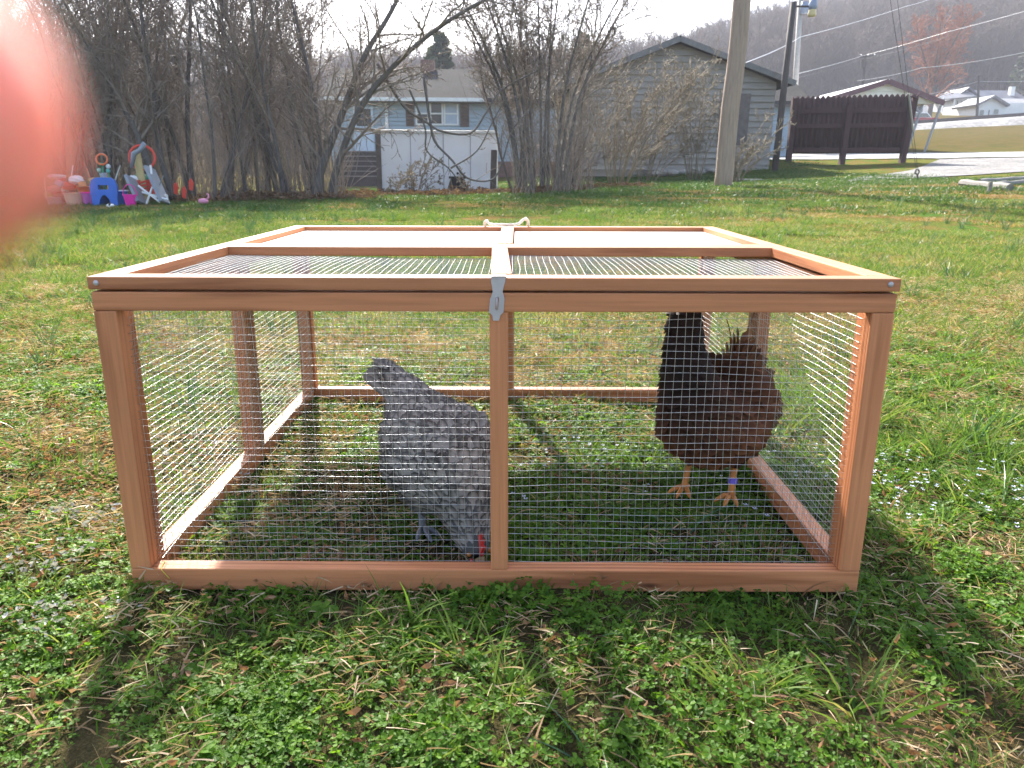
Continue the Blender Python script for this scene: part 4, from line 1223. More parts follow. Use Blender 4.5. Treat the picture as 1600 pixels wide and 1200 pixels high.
for s_ in (-1, 1):
    for i in range(9):
        bt.append(((.03 - i * .008, s_ * (.104 - i * .001), .215 - i * .011), (-.12 - i * .003, s_ * (.097 - i * .002), .205 - i * .012), .032, rgt.uniform(-.1, .5)))
hen('dark brown hen standing upright with orange legs and purple leg band', (.426, 1.535, .006), math.atan2(-.86, -.51),
    [(-.150, .215, .034, .034), (-.125, .198, .076, .074), (-.08, .180, .102, .094), (-.01, .172, .105, .098), (.055, .186, .092, .094, -.004), (.088, .224, .074, .076, -.016), (.100, .275, .052, .058, -.030), (.104, .325, .039, .044, -.040),
     (.106, .375, .031, .036, -.045), (.110, .415, .027, .030, -.047), (.122, .440, .023, .024, -.048), (.139, .444, .014, .014, -.048)],
    [(.0, .050, .02, .052, .078), (.005, -.042, .03, -.045, .086)], (M_BBO, M_BFE, M_LEGY), 50, bt, 8, feath=1.05, comb=.35)

# ================================================================== HAND of the person holding the camera: fingertip before the lens
def skin_mat():
    m, nt, p, out = new_mat('skin')
    tc = N(nt, 'ShaderNodeTexCoord'); n = N(nt, 'ShaderNodeTexNoise', i_Scale=140.0, i_Detail=4.0); nt.links.new(tc.outputs['Object'], n.inputs['Vector'])
    c = ramp(nt, [(.3, (.60, .27, .19)), (.7, (.68, .33, .245))], n.outputs['Fac']); nt.links.new(c, p.inputs['Base Color'])
    p.inputs['Roughness'].default_value = .5
    p.inputs['Subsurface Weight'].default_value = 1.0
    p.inputs['Subsurface Radius'].default_value = (.012, .0035, .002); p.inputs['Subsurface Scale'].default_value = .8
    return m
def build_hand():
    M_SKIN = skin_mat()
    fd = .0185
    tip = near_pt(-236, 172, fd)                      # centre of the fingertip pad
    Rt = CAM_M.to_3x3() @ Vector((1, 0, 0)); Up = CAM_M.to_3x3() @ Vector((0, 1, 0)); Fw = CAM_M.to_3x3() @ Vector((0, 0, -1))
    def q(r, u, f): return tip + Rt * r + Up * u + Fw * f
    V = []; E = []; RD = []
    def v(p, r): V.append(p); RD.append(r); return len(V) - 1
    # palm behind and left of the telephone
    wrist = v(q(-.115, -.105, -.075), .024)
    palm = v(q(-.100, -.060, -.055), .030)
    kn = [v(q(-.085, .000, -.040), .014), v(q(-.098, -.012, -.046), .014), v(q(-.110, -.028, -.052), .013), v(q(-.118, -.045, -.060), .012)]
    fore = v(q(-.13, -.25, -.14), .032)
    E += [(palm, wrist), (wrist, fore)] + [(palm, k) for k in kn]
    def chain(start, pts):
        a = start
        for p, r in pts:
            b = v(p, r); E.append((a, b)); a = b
    chain(kn[0], [(q(-.052, .012, -.012), .0098), (q(-.034, .012, .000), .0085)])
    chain(kn[1], [(q(-.075, -.018, -.020), .0098), (q(-.058, -.030, -.030), .0088), (q(-.056, -.036, -.046), .0074)])
    chain(kn[2], [(q(-.088, -.036, -.026), .0094), (q(-.070, -.048, -.034), .0084), (q(-.066, -.052, -.050), .0070)])
    chain(kn[3], [(q(-.100, -.056, -.036), .0082), (q(-.085, -.064, -.042), .0072), (q(-.080, -.066, -.054), .0062)])
    chain(palm, [(q(-.080, -.068, -.085), .0125), (q(-.062, -.052, -.105), .0105), (q(-.050, -.034, -.112), .0085)])                              # thumb from the side of the palm
    me = bpy.data.meshes.new('person'); me.from_pydata([tuple(p) for p in V], E, [])
    o = bpy.data.objects.new('person', me); COL.objects.link(o)
    md = o.modifiers.new('skin', 'SKIN'); md.use_smooth_shade = True
    for i, sv in enumerate(me.skin_vertices[0].data):
        sv.radius = (RD[i], RD[i]); sv.use_root = (i == palm)
    md2 = o.modifiers.new('sub', 'SUBSURF'); md2.levels = 2; md2.render_levels = 2
    me.materials.append(M_SKIN)
    prop(o, 'bare hand of the person taking the photo, blurred fingertip at left edge', 'person')
    dg = bpy.context.evaluated_depsgraph_get(); ev = o.evaluated_get(dg)
    m2 = bpy.data.meshes.new_from_object(ev); o.modifiers.clear(); o.data = m2
    # index finger, reaching round in front of the lens: rounded end, fused with the hand
    fg = MB(); pth = []; rad = []
    for r_, u_, f_, w_ in ((-.064, .012, -.020, .0088), (-.052, .014, -.011, .0092), (-.040, .014, -.003, .0088), (-.030, .012, .0008, .0082), (-.020, .008, .001, .0086), (-.010, .0036, .0005, .0076), (-.005, .0016, 0, .0068), (-.001, .0003, 0, .0057), (.0018, -.0003, 0, .0045), (.0038, -.0006, 0, .0030), (.0048, -.0008, 0, .0014)):
        pth.append(q(r_, u_, f_)); rad.append(w_)
    fg.tube(pth, rad, 20)
    bmh = bmesh.new(); bmh.from_mesh(m2); bmh.from_mesh(fg.mesh('finger', None)); bmh.to_mesh(m2); bmh.free()
    rm = o.modifiers.new('fuse', 'REMESH'); rm.mode = 'VOXEL'; rm.voxel_size = .0011
    sm = o.modifiers.new('smooth', 'SMOOTH'); sm.iterations = 4; sm.factor = .5
    dg = bpy.context.evaluated_depsgraph_get(); m2 = bpy.data.meshes.new_from_object(o.evaluated_get(dg)); o.modifiers.clear(); o.data = m2
    bmh = bmesh.new(); bmh.from_mesh(m2); left = set(bmh.verts); parts_ = []
    while left:
        st_ = [left.pop()]; comp = [st_[0]]
        while st_:
            for e_ in st_.pop().link_edges:
                for w_ in e_.verts:
                    if w_ in left: left.remove(w_); st_.append(w_); comp.append(w_)
        parts_.append(comp)
    parts_.sort(key=len)
    for comp in parts_[:-1]: bmesh.ops.delete(bmh, geom=comp, context='VERTS')
    bmh.to_mesh(m2); bmh.free()
    m2.materials.clear(); m2.materials.append(M_SKIN); m2.shade_smooth()
    ORG[o.name] = Vector((0, 0, 0))
    mb = MB(); mb.ball(q(-.0075, .0022, .0052), .0036, 10, 6, (1.0, .5, .9)); n_ = mb.build('fingernail', mat('nail', (.62, .36, .30), .3, .05), None, smooth=True); n_.parent = o
    return o
build_hand()

# ================================================================== HEAP OF TOYS AND YARD THINGS by the thicket
TY = 13.0
def tp(px, py, dy=0.0): return at(px, py, TY + dy)
def gz(p): return H(p.x, p.y)
def plastic(name, col): return mat(name, col, .35, .06, 6)
M_BLUE = plastic('blue_plastic', (.035, .13, .50)); M_PINK = plastic('pink_plastic', (.75, .03, .33)); M_GREYP = plastic('grey_plastic', (.22, .24, .27))
M_REDP = plastic('red_plastic', (.6, .06, .035)); M_ORP = plastic('orange_plastic', (.68, .16, .05)); M_PUR = plastic('purple_plastic', (.38, .10, .36)); M_BEIGE = plastic('beige_plastic', (.50, .40, .30)); M_WP = plastic('white_plastic', (.68, .68, .68)); M_GRN = plastic('green_plastic', (.05, .22, .12))
# blue toddler chair
c = tp(174, 318); c.z = gz(c)
s = TY / 1200 * 1.0
t = empty('toy_chair', tuple(c), 'blue moulded plastic child chair in the toy heap', 'toy chair')
wv, hv = .22, .42
mb = MB(); mb.prism([(c.x - wv, c.z + .15), (c.x + wv, c.z + .15), (c.x + wv - .05, c.z + hv), (c.x - wv + .09, c.z + hv)], c.y - .18, c.y - .14)
bm = bmesh.new()
def holed(name, outer, inner, y, th, m, parent):
    bm = bmesh.new()
    ov = [bm.verts.new((x, y, z)) for x, z in outer]; iv = [bm.verts.new((x, y, z)) for x, z in inner]
    e = [bm.edges.new((ov[i], ov[(i + 1) % len(ov)])) for i in range(len(ov))] + [bm.edges.new((iv[i], iv[(i + 1) % len(iv)])) for i in range(len(iv))]
    bmesh.ops.triangle_fill(bm, edges=e, use_beauty=True)
    r = bmesh.ops.extrude_face_region(bm, geom=list(bm.faces)); bmesh.ops.translate(bm, verts=[g for g in r['geom'] if isinstance(g, bmesh.types.BMVert)], vec=(0, th, 0))
    bmesh.ops.recalc_face_normals(bm, faces=bm.faces)
    me = bpy.data.meshes.new(name); bm.to_mesh(me); bm.free()
    off = ORG[parent.name] if parent else Vector((0, 0, 0))
    me.transform(Matrix.Translation(-off)); me.materials.append(m)
    o = bpy.data.objects.new(name, me); COL.objects.link(o); o.parent = parent; ORG[o.name] = off
    return o
bm.free()
def rel(pts): return [(c.x + x, c.z + z) for x, z in pts]
holed('backrest', rel([(-.22, .16), (.22, .16), (.22, .30), (.19, .40), (.12, .44), (-.10, .44), (-.18, .40), (-.22, .30)]), rel([(-.09, .25), (.08, .25), (.09, .32), (-.08, .32)]), c.y - .2, .05, M_BLUE, t)
mb = MB(); mb.box((c.x, c.y, c.z + .20), (.42, .36, .04)); mb.build('seat', M_BLUE, t, bevel=.012)
for sx in (-1, 1):
    mb = MB(); mb.prism([(c.x + sx * .21, c.z), (c.x + sx * .10, c.z), (c.x + sx * .07, c.z + .10), (c.x + sx * .02, c.z + .16), (c.x + sx * .21, c.z + .18)], c.y - .2, c.y + .16); mb.build('side_leg', M_BLUE, t, bevel=.008)
# pink bucket
c = tp(205, 320, -.35); c.z = gz(c)
t = empty('toy_bucket', tuple(c), 'bright pink bucket on the grass before the blue chair', 'bucket')
mb = MB(); mb.lathe([(.0, .0), (.075, .0), (.105, .16), (.115, .16), (.115, .175), (.098, .175), (.070, .012), (.0, .012)], c, 18); mb.build('pail', M_PINK, t, smooth=False)
mb = MB(); mb.tube([c + Vector((.11 * math.cos(a), 0, .17 + .16 * math.sin(a))) for a in np.linspace(0, PI, 12)], .007, 6); mb.build('handle', M_PINK, t)
# cardboard tube leaning
a = tp(226, 300, .2); b = tp(213, 239, .4)
a.z = gz(a)
mb = MB(); ax = (b - a).normalized(); mb.tube([a, b], .062, 16, True); mb.tube([b - ax * .0 , b - ax * .25], .05, 16, False)
o = mb.build('cardboard_tube', mat('card_brown', (.42, .33, .15), .85, .12, 5)); prop(o, 'tall tan cardboard tube standing askew in the toy heap', 'tube')
# grey boot shaped piece stuck on top of the tube
p0, p1, p2 = tp(206, 262, .2), tp(209, 240, .2), tp(226, 224, .2)
mb = MB(); mb.tube([p0, p1, p1.lerp(p2, .5) + Vector((.0, 0, -.03)), p2], [.025, .05, .035, .045], 8); o = mb.build('bent_pipe', M_GREYP, smooth=True); prop(o, 'pale grey bent plastic piece on top of the cardboard tube', 'plastic piece')
# hoops
for (px, py, r, m, lab) in ((222, 246, .20, M_REDP, 'large red hoop hooked behind the cardboard tube'), (159, 249, .085, M_ORP, 'small orange ring on a stick at the back of the toy heap')):
    p = tp(px, py, .5 if r > .1 else .3)
    t = empty('toy_hoop', tuple(p), lab, 'hoop')
    mb = MB(); mb.ring(p, r, .022 if r > .1 else .016, 26, 7, Matrix.Rotation(R(80), 3, 'X') @ Matrix.Rotation(R(12), 3, 'Y')); mb.build('ring', m, t, smooth=True)
    if r < .1:
        q = p.copy(); q.z = gz(p); mb = MB(); mb.tube([q, p - Vector((0, 0, r))], .014, 6); mb.build('stick', M_GRN, t)
rg = random.Random(2)
for i, (px, py, m, lab) in enumerate(((158, 257, M_GRN, 'green ball toy just under the orange ring'), (169, 260, M_WP, 'pale ball toy right of the orange ring'), (155, 266, plastic('mint', (.3, .5, .4)), 'mint ball toy lowest below the orange ring'), (169, 267, plastic('teal', (.12, .4, .35)), 'teal ball toy at the lower right of the orange ring'))):
    p = tp(px, py, .35); r_ = .038
    t = empty('ball_toy', tuple(p), lab, 'ball toy')
    mb = MB(); mb.ball(p, r_, 10, 8); mb.build('ball', m, t, smooth=True)
    q = p.copy(); q.z = gz(p); mb = MB(); mb.tube([q, p], .008, 5); mb.build('stem', M_GRN, t)
# folding lounger
t0 = tp(236, 316); t0.z = gz(t0)
t = empty('folding_chair', tuple(t0), 'grey folding chair with white crossed legs, collapsed in the toy heap', 'folding chair')
for (x0, y0, x1, y1, w) in ((203, 277, 222, 318, .10), (233, 262, 258, 317, .10)):
    a, b = tp(x0, y0, -.1), tp(x1, y1, -.25)
    mb = MB(); mb.bar(a, b, .30, .05, (1, 0, .3)); mb.build('seat_slab' if x0 < 210 else 'back_slab', M_GREYP, t, bevel=.012)
for (x0, y0, x1, y1) in ((216, 290, 250, 316), (238, 292, 229, 318), (222, 300, 262, 312), (235, 258, 237, 272)):
    mb = MB(); mb.tube([tp(x0, y0, -.3), tp(x1, y1, -.32)], .016, 7); mb.build('leg', M_WP, t)
# red milk crate
c = tp(231, 292, .25); 
t = empty('red_crate', tuple(c), 'red slatted crate wedged behind the folding chair', 'crate')
for k in range(4):
    z = c.z - .08 + k * .055
    mb = MB(); mb.box((c.x, c.y - .12, z), (.22, .015, .03), Matrix.Rotation(R(-14), 3, 'Y')); mb.build('slat', M_REDP, t)
    mb = MB(); mb.box((c.x, c.y + .12, z), (.22, .015, .03), Matrix.Rotation(R(-14), 3, 'Y')); mb.build('slat', M_REDP, t)
for sx in (-1, 1):
    mb = MB(); mb.box((c.x + sx * .11, c.y, c.z), (.02, .24, .22)); mb.build('side', M_REDP, t)
# tubs and basket
for (px, py, r, h, m, lab, rimm) in ((118, 319, .17, .20, M_BEIGE, 'beige round tub at the front of the toy heap', None), (143, 319, .15, .20, M_PUR, 'purple basket with pink rim left of the blue chair', M_PINK), (135, 299, .15, .17, M_ORP, 'orange brown bowl lying on the toy heap', None), (88, 318, .15, .14, M_GREYP, 'grey bowl at the left end of the toy heap', None), (190, 296, .10, .1, M_WP, 'white tray edge showing above the blue chair', None)):
    c = tp(px, py, .15 if py > 310 else .5); zz = gz(c) if py > 310 else gz(c) + .12
    c.z = zz
    t = empty('tub', tuple(c), lab, 'tub')
    mb = MB(); mb.lathe([(.0, 0), (r * .75, 0), (r * .97, h * .95), (r, h), (r * .93, h), (r * .7, .02), (0, .02)], c, 18); mb.build('bowl', m, t)
    mb = MB(); mb.ring(c + Vector((0, 0, h)), r, .011, 20, 6); mb.build('rim', rimm or m, t, smooth=True)
# crumpled bags and cloth
def crumple(px, py, r, m, lab, name='plastic_bag', sc=(1.3, 1, .7), dy=.2):
    c = tp(px, py, dy); rr = random.Random(px)
    mb = MB(); mb.ball(c, r, 12, 9, sc, .16, rr); o = mb.build(name, m); prop(o, lab, 'cloth' if name == 'cloth' else 'bag')
crumple(119, 281, .10, M_WP, 'crumpled white bag on top of the toy heap')
crumple(88, 276, .09, mat('grey_bag', (.42, .43, .48), .5, .1), 'long crumpled grey bag left of the white one', sc=(1.9, .8, .45))
crumple(107, 291, .09, M_REDP, 'bright red cloth bunched in the toy heap', 'cloth')
crumple(84, 296, .09, mat('rose_cloth', (.42, .22, .22), .8, .1), 'dull rose cloth at the left of the toy heap', 'cloth')
crumple(98, 308, .13, mat('maroon_cloth', (.2, .09, .08), .8, .15), 'dark maroon bundle low in the toy heap', 'cloth')
crumple(208, 284, .10, M_WP, 'white bundle between blue chair and cardboard tube', sc=(.8, .8, 1))
crumple(150, 284, .10, mat('ochre_cloth', (.45, .27, .12), .8, .1), 'ochre bundle behind the blue chair', 'cloth')
crumple(222, 278, .10, M_GRN, 'dark green bundle behind the cardboard tube', 'cloth', dy=.5)
for i, (px, py) in enumerate(((274, 294), (287, 300), (298, 288))):
    c = tp(px, py, .6); mb = MB(); mb.prism([(c.x - .04, c.z - .09), (c.x + .02, c.z - .11), (c.x + .05, c.z + .02), (c.x + .02, c.z + .10), (c.x - .03, c.z + .06)], c.y, c.y + .02)
    o = mb.build('red_scrap', M_REDP, bevel=.004); prop(o, ('leftmost', 'middle', 'rightmost')[i] + ' red plastic scrap caught in stems right of the toy heap', 'scrap')
# small faded clutter
rc = random.Random(15)
for (px, py, kind, col, lab) in ((76, 306, 'cup', (.45, .40, .12), 'small mustard cup at the far left of the toy heap'), (92, 286, 'block', (.15, .28, .42), 'faded blue block under the grey bag'), (101, 300, 'cup', (.5, .5, .46), 'off white cup in the middle of the toy heap'),
        (112, 272, 'rod', (.55, .5, .5), 'pale rod poking up behind the white bag'), (128, 288, 'block', (.5, .26, .1), 'tan block beside the white bag'), (140, 277, 'rod', (.5, .2, .12), 'rust coloured rod poking up behind the ochre bundle'), (146, 309, 'block', (.12, .3, .2), 'dull green block in front of the purple basket'),
        (162, 276, 'cup', (.35, .35, .38), 'grey cup upended on the bundle behind the blue chair'), (183, 272, 'rod', (.45, .45, .4), 'pale rod leaning behind the blue chair'), (196, 308, 'block', (.1, .1, .12), 'black block between blue chair and pink bucket'), (244, 303, 'cup', (.55, .55, .55), 'white cup under the folding chair'),
        (250, 288, 'rod', (.2, .22, .24), 'dark rod beside the folding chair back'), (70, 292, 'rod', (.6, .6, .62), 'white rod at the far left of the toy heap'), (82, 312, 'block', (.45, .08, .07), 'small dull red block at the foot of the toy heap'), (256, 308, 'block', (.5, .5, .5), 'pale grey block right of the folding chair')):
    c = tp(px, py, rc.uniform(-.15, .3)); m = mat('clutter_%d' % px, col, .6, .25, 12)
    mb = MB(); rt = Matrix.Rotation(rc.uniform(-.5, .5), 3, 'Y') @ Matrix.Rotation(rc.uniform(0, 3), 3, 'Z')
    if kind == 'cup': mb.lathe([(0, -.06), (.045, -.06), (.06, .06), (.053, .06), (.04, -.045), (0, -.045)], c, 12, rt)
    elif kind == 'rod':
        d_ = Vector((rc.uniform(-.5, .5), 0, 1)).normalized(); mb.tube([c - d_ * .15, c, c + d_ * .15 + Vector((.01, 0, 0))], [.012, .011, .009], 7)
    else: mb.box(c, (.11, .09, .08), rt)
    o = mb.build({'cup': 'toy_cup', 'rod': 'toy_rod', 'block': 'toy_block'}[kind], m, bevel=.006 if kind == 'block' else 0); prop(o, lab, {'cup': 'cup', 'rod': 'rod', 'block': 'block'}[kind])
# pink toy bird
c = tp(319, 318, -.1); c.z = gz(c)
t = empty('toy_bird', tuple(c), 'small pink plastic flamingo on the grass right of the toy heap', 'toy')
mb = MB(); mb.ball(c + Vector((-.01, 0, .06)), .06, 12, 8, (1.5, .8, .75)); mb.build('body', M_PINK if False else plastic('soft_pink', (.68, .26, .38)), t, smooth=True)
mb = MB(); mb.tube([c + Vector((.05, 0, .08)), c + Vector((.085, 0, .13)), c + Vector((.08, 0, .17)), c + Vector((.055, 0, .175))], [.02, .014, .014, .012], 8); mb.build('neck', plastic('soft_pink', (.68, .26, .38)), t, smooth=True)
c = hit(173, 325); t = empty('striped_toy', tuple(c), 'small black and white striped thing lying on the grass before the blue chair', 'toy')
mb = MB(); mb.ball(c + Vector((0, 0, .03)), .04, 12, 8, (1.6, .9, .8)); mb.build('shell', M_WP, t, smooth=True)
mb = MB(); mb.ball(c + Vector((0, 0, .036)), .0405, 12, 8, (.7, .93, .82)); mb.build('stripe', mat('black_flap', (.012, .012, .014)), t, smooth=True)

# ================================================================== TREES AND SHRUBS (bare)
def bark_mat(name, col, var=.3):
    m, nt, p, out = new_mat(name)
    tc = N(nt, 'ShaderNodeTexCoord'); n = N(nt, 'ShaderNodeTexNoise', i_Scale=3.0, i_Detail=6.0, i_Roughness=.7); nt.links.new(tc.outputs['Object'], n.inputs['Vector'])
    c = ramp(nt, [(.3, tuple(x * (1 - var) for x in col)), (.7, tuple(x * (1 + var) for x in col))], n.outputs['Fac'])
    nt.links.new(c, p.inputs['Base Color']); p.inputs['Roughness'].default_value = .85; p.inputs['Specular IOR Level'].default_value = .2
    return m
M_BARK = bark_mat('grey_brown_bark', (.115, .10, .088)); M_TWIG = bark_mat('twig_bark', (.22, .178, .142)); M_TAN = bark_mat('tan_twig', (.24, .20, .145)); M_BUD = bark_mat('red_bud_twig', (.30, .13, .075)); M_FAR = bark_mat('far_bark', (.11, .082, .066))
TWIG_MIN = .0055
def wander(p, d, L, n, rg, curl, lift=0.0):
    pts = [p.copy()]; d = d.normalized()
    for i in range(n):
        d = (d + Vector((rg.gauss(0, curl), rg.gauss(0, curl), rg.gauss(0, curl * .6) + lift))).normalized()
        pts.append(pts[-1] + d * (L / n))
    return pts
def branch_out(mb, pts, r0, level, cfg, rg):
    """children along a limb"""
    if level >= len(cfg): return
    cnt, frac, ang, curl, lift, nseg, start = cfg[level]
    L = sum((b - a).length for a, b in zip(pts, pts[1:]))
    for k in range(cnt):
        t = start + (1 - start) * (k + rg.random()) / cnt
        q = t * (len(pts) - 1); i = min(int(q), len(pts) - 2)
        p = pts[i].lerp(pts[i + 1], q - i); d = (pts[i + 1] - pts[i]).normalized()
        ax = d.orthogonal().normalized(); ax.rotate(Quaternion(d, rg.uniform(0, 2 * PI)))
        nd = d.copy(); nd.rotate(Quaternion(ax, R(rg.gauss(ang, ang * .25))))
        l2 = L * frac * rg.uniform(.6, 1.2) * (1.15 - .6 * t)
        r = max(.0035, r0 * (1 - .75 * t) * .5)
        ch = wander(p, nd, l2, nseg, rg, curl, lift)
        mb.tube(ch, [max(TWIG_MIN, r * (1 - .8 * i / nseg)) for i in range(nseg + 1)], 4 if level == 0 else 3, False)
        branch_out(mb, ch, r, level + 1, cfg, rg)
def bare_tree(name, trunks, cfg, seed, label, cat='tree', group=None, bm_=None, tm=None, loc=(0, 0, 0), sides=8):
    """trunks: list of (points, base radius, tip radius)"""
    rg = random.Random(seed)
    root = empty(name, loc, label, cat, group)
    t = MB(); c = MB()
    for pts, r0, r1 in trunks:
        n = len(pts) - 1
        t.tube(pts, [r0 + (r1 - r0) * (i / n) ** .8 for i in range(n + 1)], sides, True)
        branch_out(c, pts, r0, 0, cfg, rg)
    a = t.build('trunk', bm_ or M_BARK, root, smooth=True, fix=False); b = c.build('crown', tm or M_TWIG, root, smooth=True, fix=False)
    KIDS[root.name] = [a, b]
    return root
V3 = Vector
# saplings of the thicket: prototypes built once, then copied
protos = []
SAP = [(15, .36, 27, .10, .05, 7, .2), (7, .42, 34, .13, .03, 4, .15), (4, .55, 38, .16, 0, 3, .2)]
for k in range(6):
    rg = random.Random(40 + k)
    hgt = rg.uniform(5.6, 7.4)
    tr = []
    for q in range(rg.choice((1, 2, 2, 3))):
        d = V3((rg.gauss(0, .16), rg.gauss(0, .12), 1))
        tr.append((wander(V3((rg.gauss(0, .07), rg.gauss(0, .07), -.15)), d, hgt * rg.uniform(.75, 1), 14, rg, .055, .02), rg.uniform(.032, .06), .008))
    protos.append(bare_tree('sapling', tr, SAP, 90 + k, 'slim bare sapling in the dense thicket along the left of the yard', 'tree', 'bare saplings of the left thicket'))
rg = random.Random(77)
used = [False] * 6
def plant(px, Y, sc, rz, label=None, group=None, lean=0.0):
    k = rg.randrange(6)
    p = G(px, Y)
    if not used[k]:
        o = protos[k]; used[k] = True
    else:
        o = copy_tree(protos[k])
    o.location = p; o.rotation_euler = (0, lean, rz); o.scale = (sc, sc, sc)
    if label: o['label'] = label
    if group: o['group'] = group
    return o
for i in range(46):
    px = -90 + 590 * (i + rg.random() * .9) / 46
    plant(px, rg.uniform(14.2, 20.5), rg.uniform(.75, 1.15), rg.uniform(0, 6.28), lean=rg.gauss(0, .05))
for i in range(4):
    plant(rg.uniform(806, 905), rg.uniform(16.6, 18.5), rg.uniform(.7, 1.0), rg.uniform(0, 6.28), 'slim bare sapling in the clump right of the white camper shell', 'bare saplings of the middle clump')
for i in range(6):
    plant(rg.uniform(410, 520), rg.uniform(21, 25), rg.uniform(.8, 1.1), rg.uniform(0, 6.28), 'slim bare sapling behind the leaning trees, left of the steps', 'bare saplings left of the steps')
# thicker leaning trees with named shapes
def guide(pts, Y, dY=0.0, sub=5):
    Q = [at(px, py, Y + dY * i / (len(pts) - 1)) for i, (px, py) in enumerate(pts)]
    C = catmull([tuple(q) for q in Q], sub)
    return [V3(c) for c in C]
BIG = [(20, .34, 42, .12, .01, 8, .2), (9, .42, 40, .15, 0, 5, .1), (5, .5, 44, .18, -.01, 4, .1)]
b = G(497, 15.2)
bare_tree('leaning_tree', [(guide([(492, 312), (503, 262), (530, 190), (566, 95), (610, 20), (650, -60)], 15.2, .5), .10, .03), (guide([(516, 310), (528, 258), (560, 175), (610, 108), (690, 40), (780, -10), (860, -30)], 15.4, -.6), .085, .02), (guide([(503, 310), (500, 230), (490, 150), (470, 60), (440, -60)], 15.5, .8), .06, .02)], BIG, 11,
          'dark three stemmed leaning tree arching over the white camper shell', loc=tuple(b))
b = G(300, 14.2)
bare_tree('leaning_tree', [(guide([(262, 312), (235, 262), (205, 190), (160, 110), (110, 20), (70, -60)], 14.2, .3), .085, .02), (guide([(270, 310), (250, 240), (240, 150), (225, 60), (215, -60)], 14.4, .3), .07, .02)], BIG, 12,
          'dark tree leaning left over the toy heap', loc=tuple(b))
b = G(850, 16.2)
fan = []
rf = random.Random(6)
for i in range(11):
    x0 = 808 + i * 7.2 + rf.uniform(-3, 3); sp = (i - 5.8) * 20 + rf.uniform(-30, 30)
    fan.append((guide([(x0, 304), (x0 + sp * .08, 232), (x0 + sp * .3, 140), (x0 + sp * .8, 40), (x0 + sp * 1.4, -60)], 16.2, rf.uniform(-.5, .9)), rf.uniform(.028, .062), .010))
bare_tree('multistem_tree', fan, [(13, .34, 36, .12, .015, 7, .42), (8, .42, 40, .15, 0, 4, .1), (5, .5, 42, .18, 0, 3, .1)], 13, 'tall many stemmed bare tree between camper shell and grey garage', loc=tuple(b))
# the dark looping vine limbs before the white shell
b = G(660, 15.6)
bare_tree('hanging_limb', [(guide([(590, 100), (630, 165), (665, 190), (690, 205), (735, 208), (760, 175), (785, 140), (840, 110)], 15.6, .3), .030, .014), (guide([(640, 140), (664, 200), (667, 236), (700, 262), (722, 290)], 15.5, .1), .022, .010),
                            (guide([(662, 120), (672, 190), (680, 222), (706, 250), (730, 278), (765, 282), (782, 262), (800, 205), (830, 170)], 15.4, .3), .027, .012), (guide([(704, 263), (745, 236), (770, 190), (792, 150)], 15.4, .2), .018, .008)],
          [(6, .16, 40, .14, 0, 5, .1), (4, .4, 40, .16, 0, 3, .1)], 14, 'dark looping limbs hanging in front of the white camper shell', 'tree limb', loc=tuple(b))
# tan shrubs before the garage
SH = [(9, .30, 30, .12, .01, 6, .12), (6, .42, 36, .15, 0, 4, .1), (3, .5, 40, .16, 0, 3, .1)]
def shrub(px, Y, spread, topy, n, seed, label, lean=0.0, m=None, r=(.010, .020)):
    rs = random.Random(seed); b = G(px, Y); tr = []
    for i in range(n):
        f = rs.uniform(-1, 1); x0 = px + f * spread * .18
        ty = topy + rs.uniform(0, 75) + abs(f) * 40
        gy = 268 + (CAM_H - b.z) / Y * 1200
        tr.append((guide([(x0, gy + 3), (x0 + f * spread * .3 + lean * .25, gy - (gy - ty) * .4), (x0 + f * spread * .75 + lean * .7, gy - (gy - ty) * .8), (x0 + f * spread + lean, ty)], Y, rs.uniform(-.8, .8), 3), rs.uniform(*r), .005))
    return bare_tree('shrub', tr, SH, seed, label, 'shrub', bm_=m or M_TAN, tm=m or M_TAN, loc=tuple(b), sides=5)
shrub(905, 18.5, 70, 60, 10, 21, 'tan twiggy shrub nearest the many stemmed tree, before the garage wall', 10)
shrub(965, 19.5, 80, 70, 18, 22, 'widest tan twiggy shrub, in the middle of the garage wall', 40)
shrub(1010, 20.5, 70, 95, 12, 23, 'tan twiggy shrub just left of the leaning utility pole', 50)
shrub(1152, 18.0, 45, 150, 9, 24, 'sparse tan shrub right of the leaning utility pole', 45)
shrub(1085, 21.0, 60, 70, 10, 25, 'tan shrub close behind the leaning utility pole', 10)
shrub(650, 17.6, 30, 210, 8, 26, 'low thin shrub before the left half of the camper shell', 5, r=(.005, .010))
shrub(612, 17.2, 28, 215, 9, 27, 'low thin shrub at the left corner of the camper shell', 15, r=(.005, .010))
shrub(735, 17.6, 22, 225, 5, 28, 'low thin shrub before the right half of the camper shell', 5, r=(.004, .009))
shrub(880, 17.2, 40, 180, 12, 29, 'dense low shrub at the foot of the many stemmed tree', 15, M_TWIG)
# underbrush of the thicket
mb = MB(); rb = random.Random(31)
for i in range(1500):
    px = rb.uniform(-120, 540) if rb.random() < .85 else rb.uniform(800, 930); Y = rb.uniform(14, 21); p = G(px, Y)
    h = rb.uniform(.5, 2.6); d = V3((rb.gauss(0, .25), rb.gauss(0, .2), 1))
    pts = wander(p, d, h, 5, rb, .1)
    mb.tube(pts, [rb.uniform(.004, .010) * (1 - .15 * k) for k in range(6)], 3, False)
    for q in range(2):
        j = rb.randrange(2, 5); mb.tube(wander(pts[j], V3((rb.gauss(0, .7), rb.gauss(0, .5), .8)), h * .4, 3, rb, .15), [.004, .0035, .003, .002], 3, False)
o = mb.build('underbrush', M_TWIG, smooth=True, fix=False); prop(o, 'brown tangle of thin stems along the foot of the thicket', 'underbrush', kind='stuff')
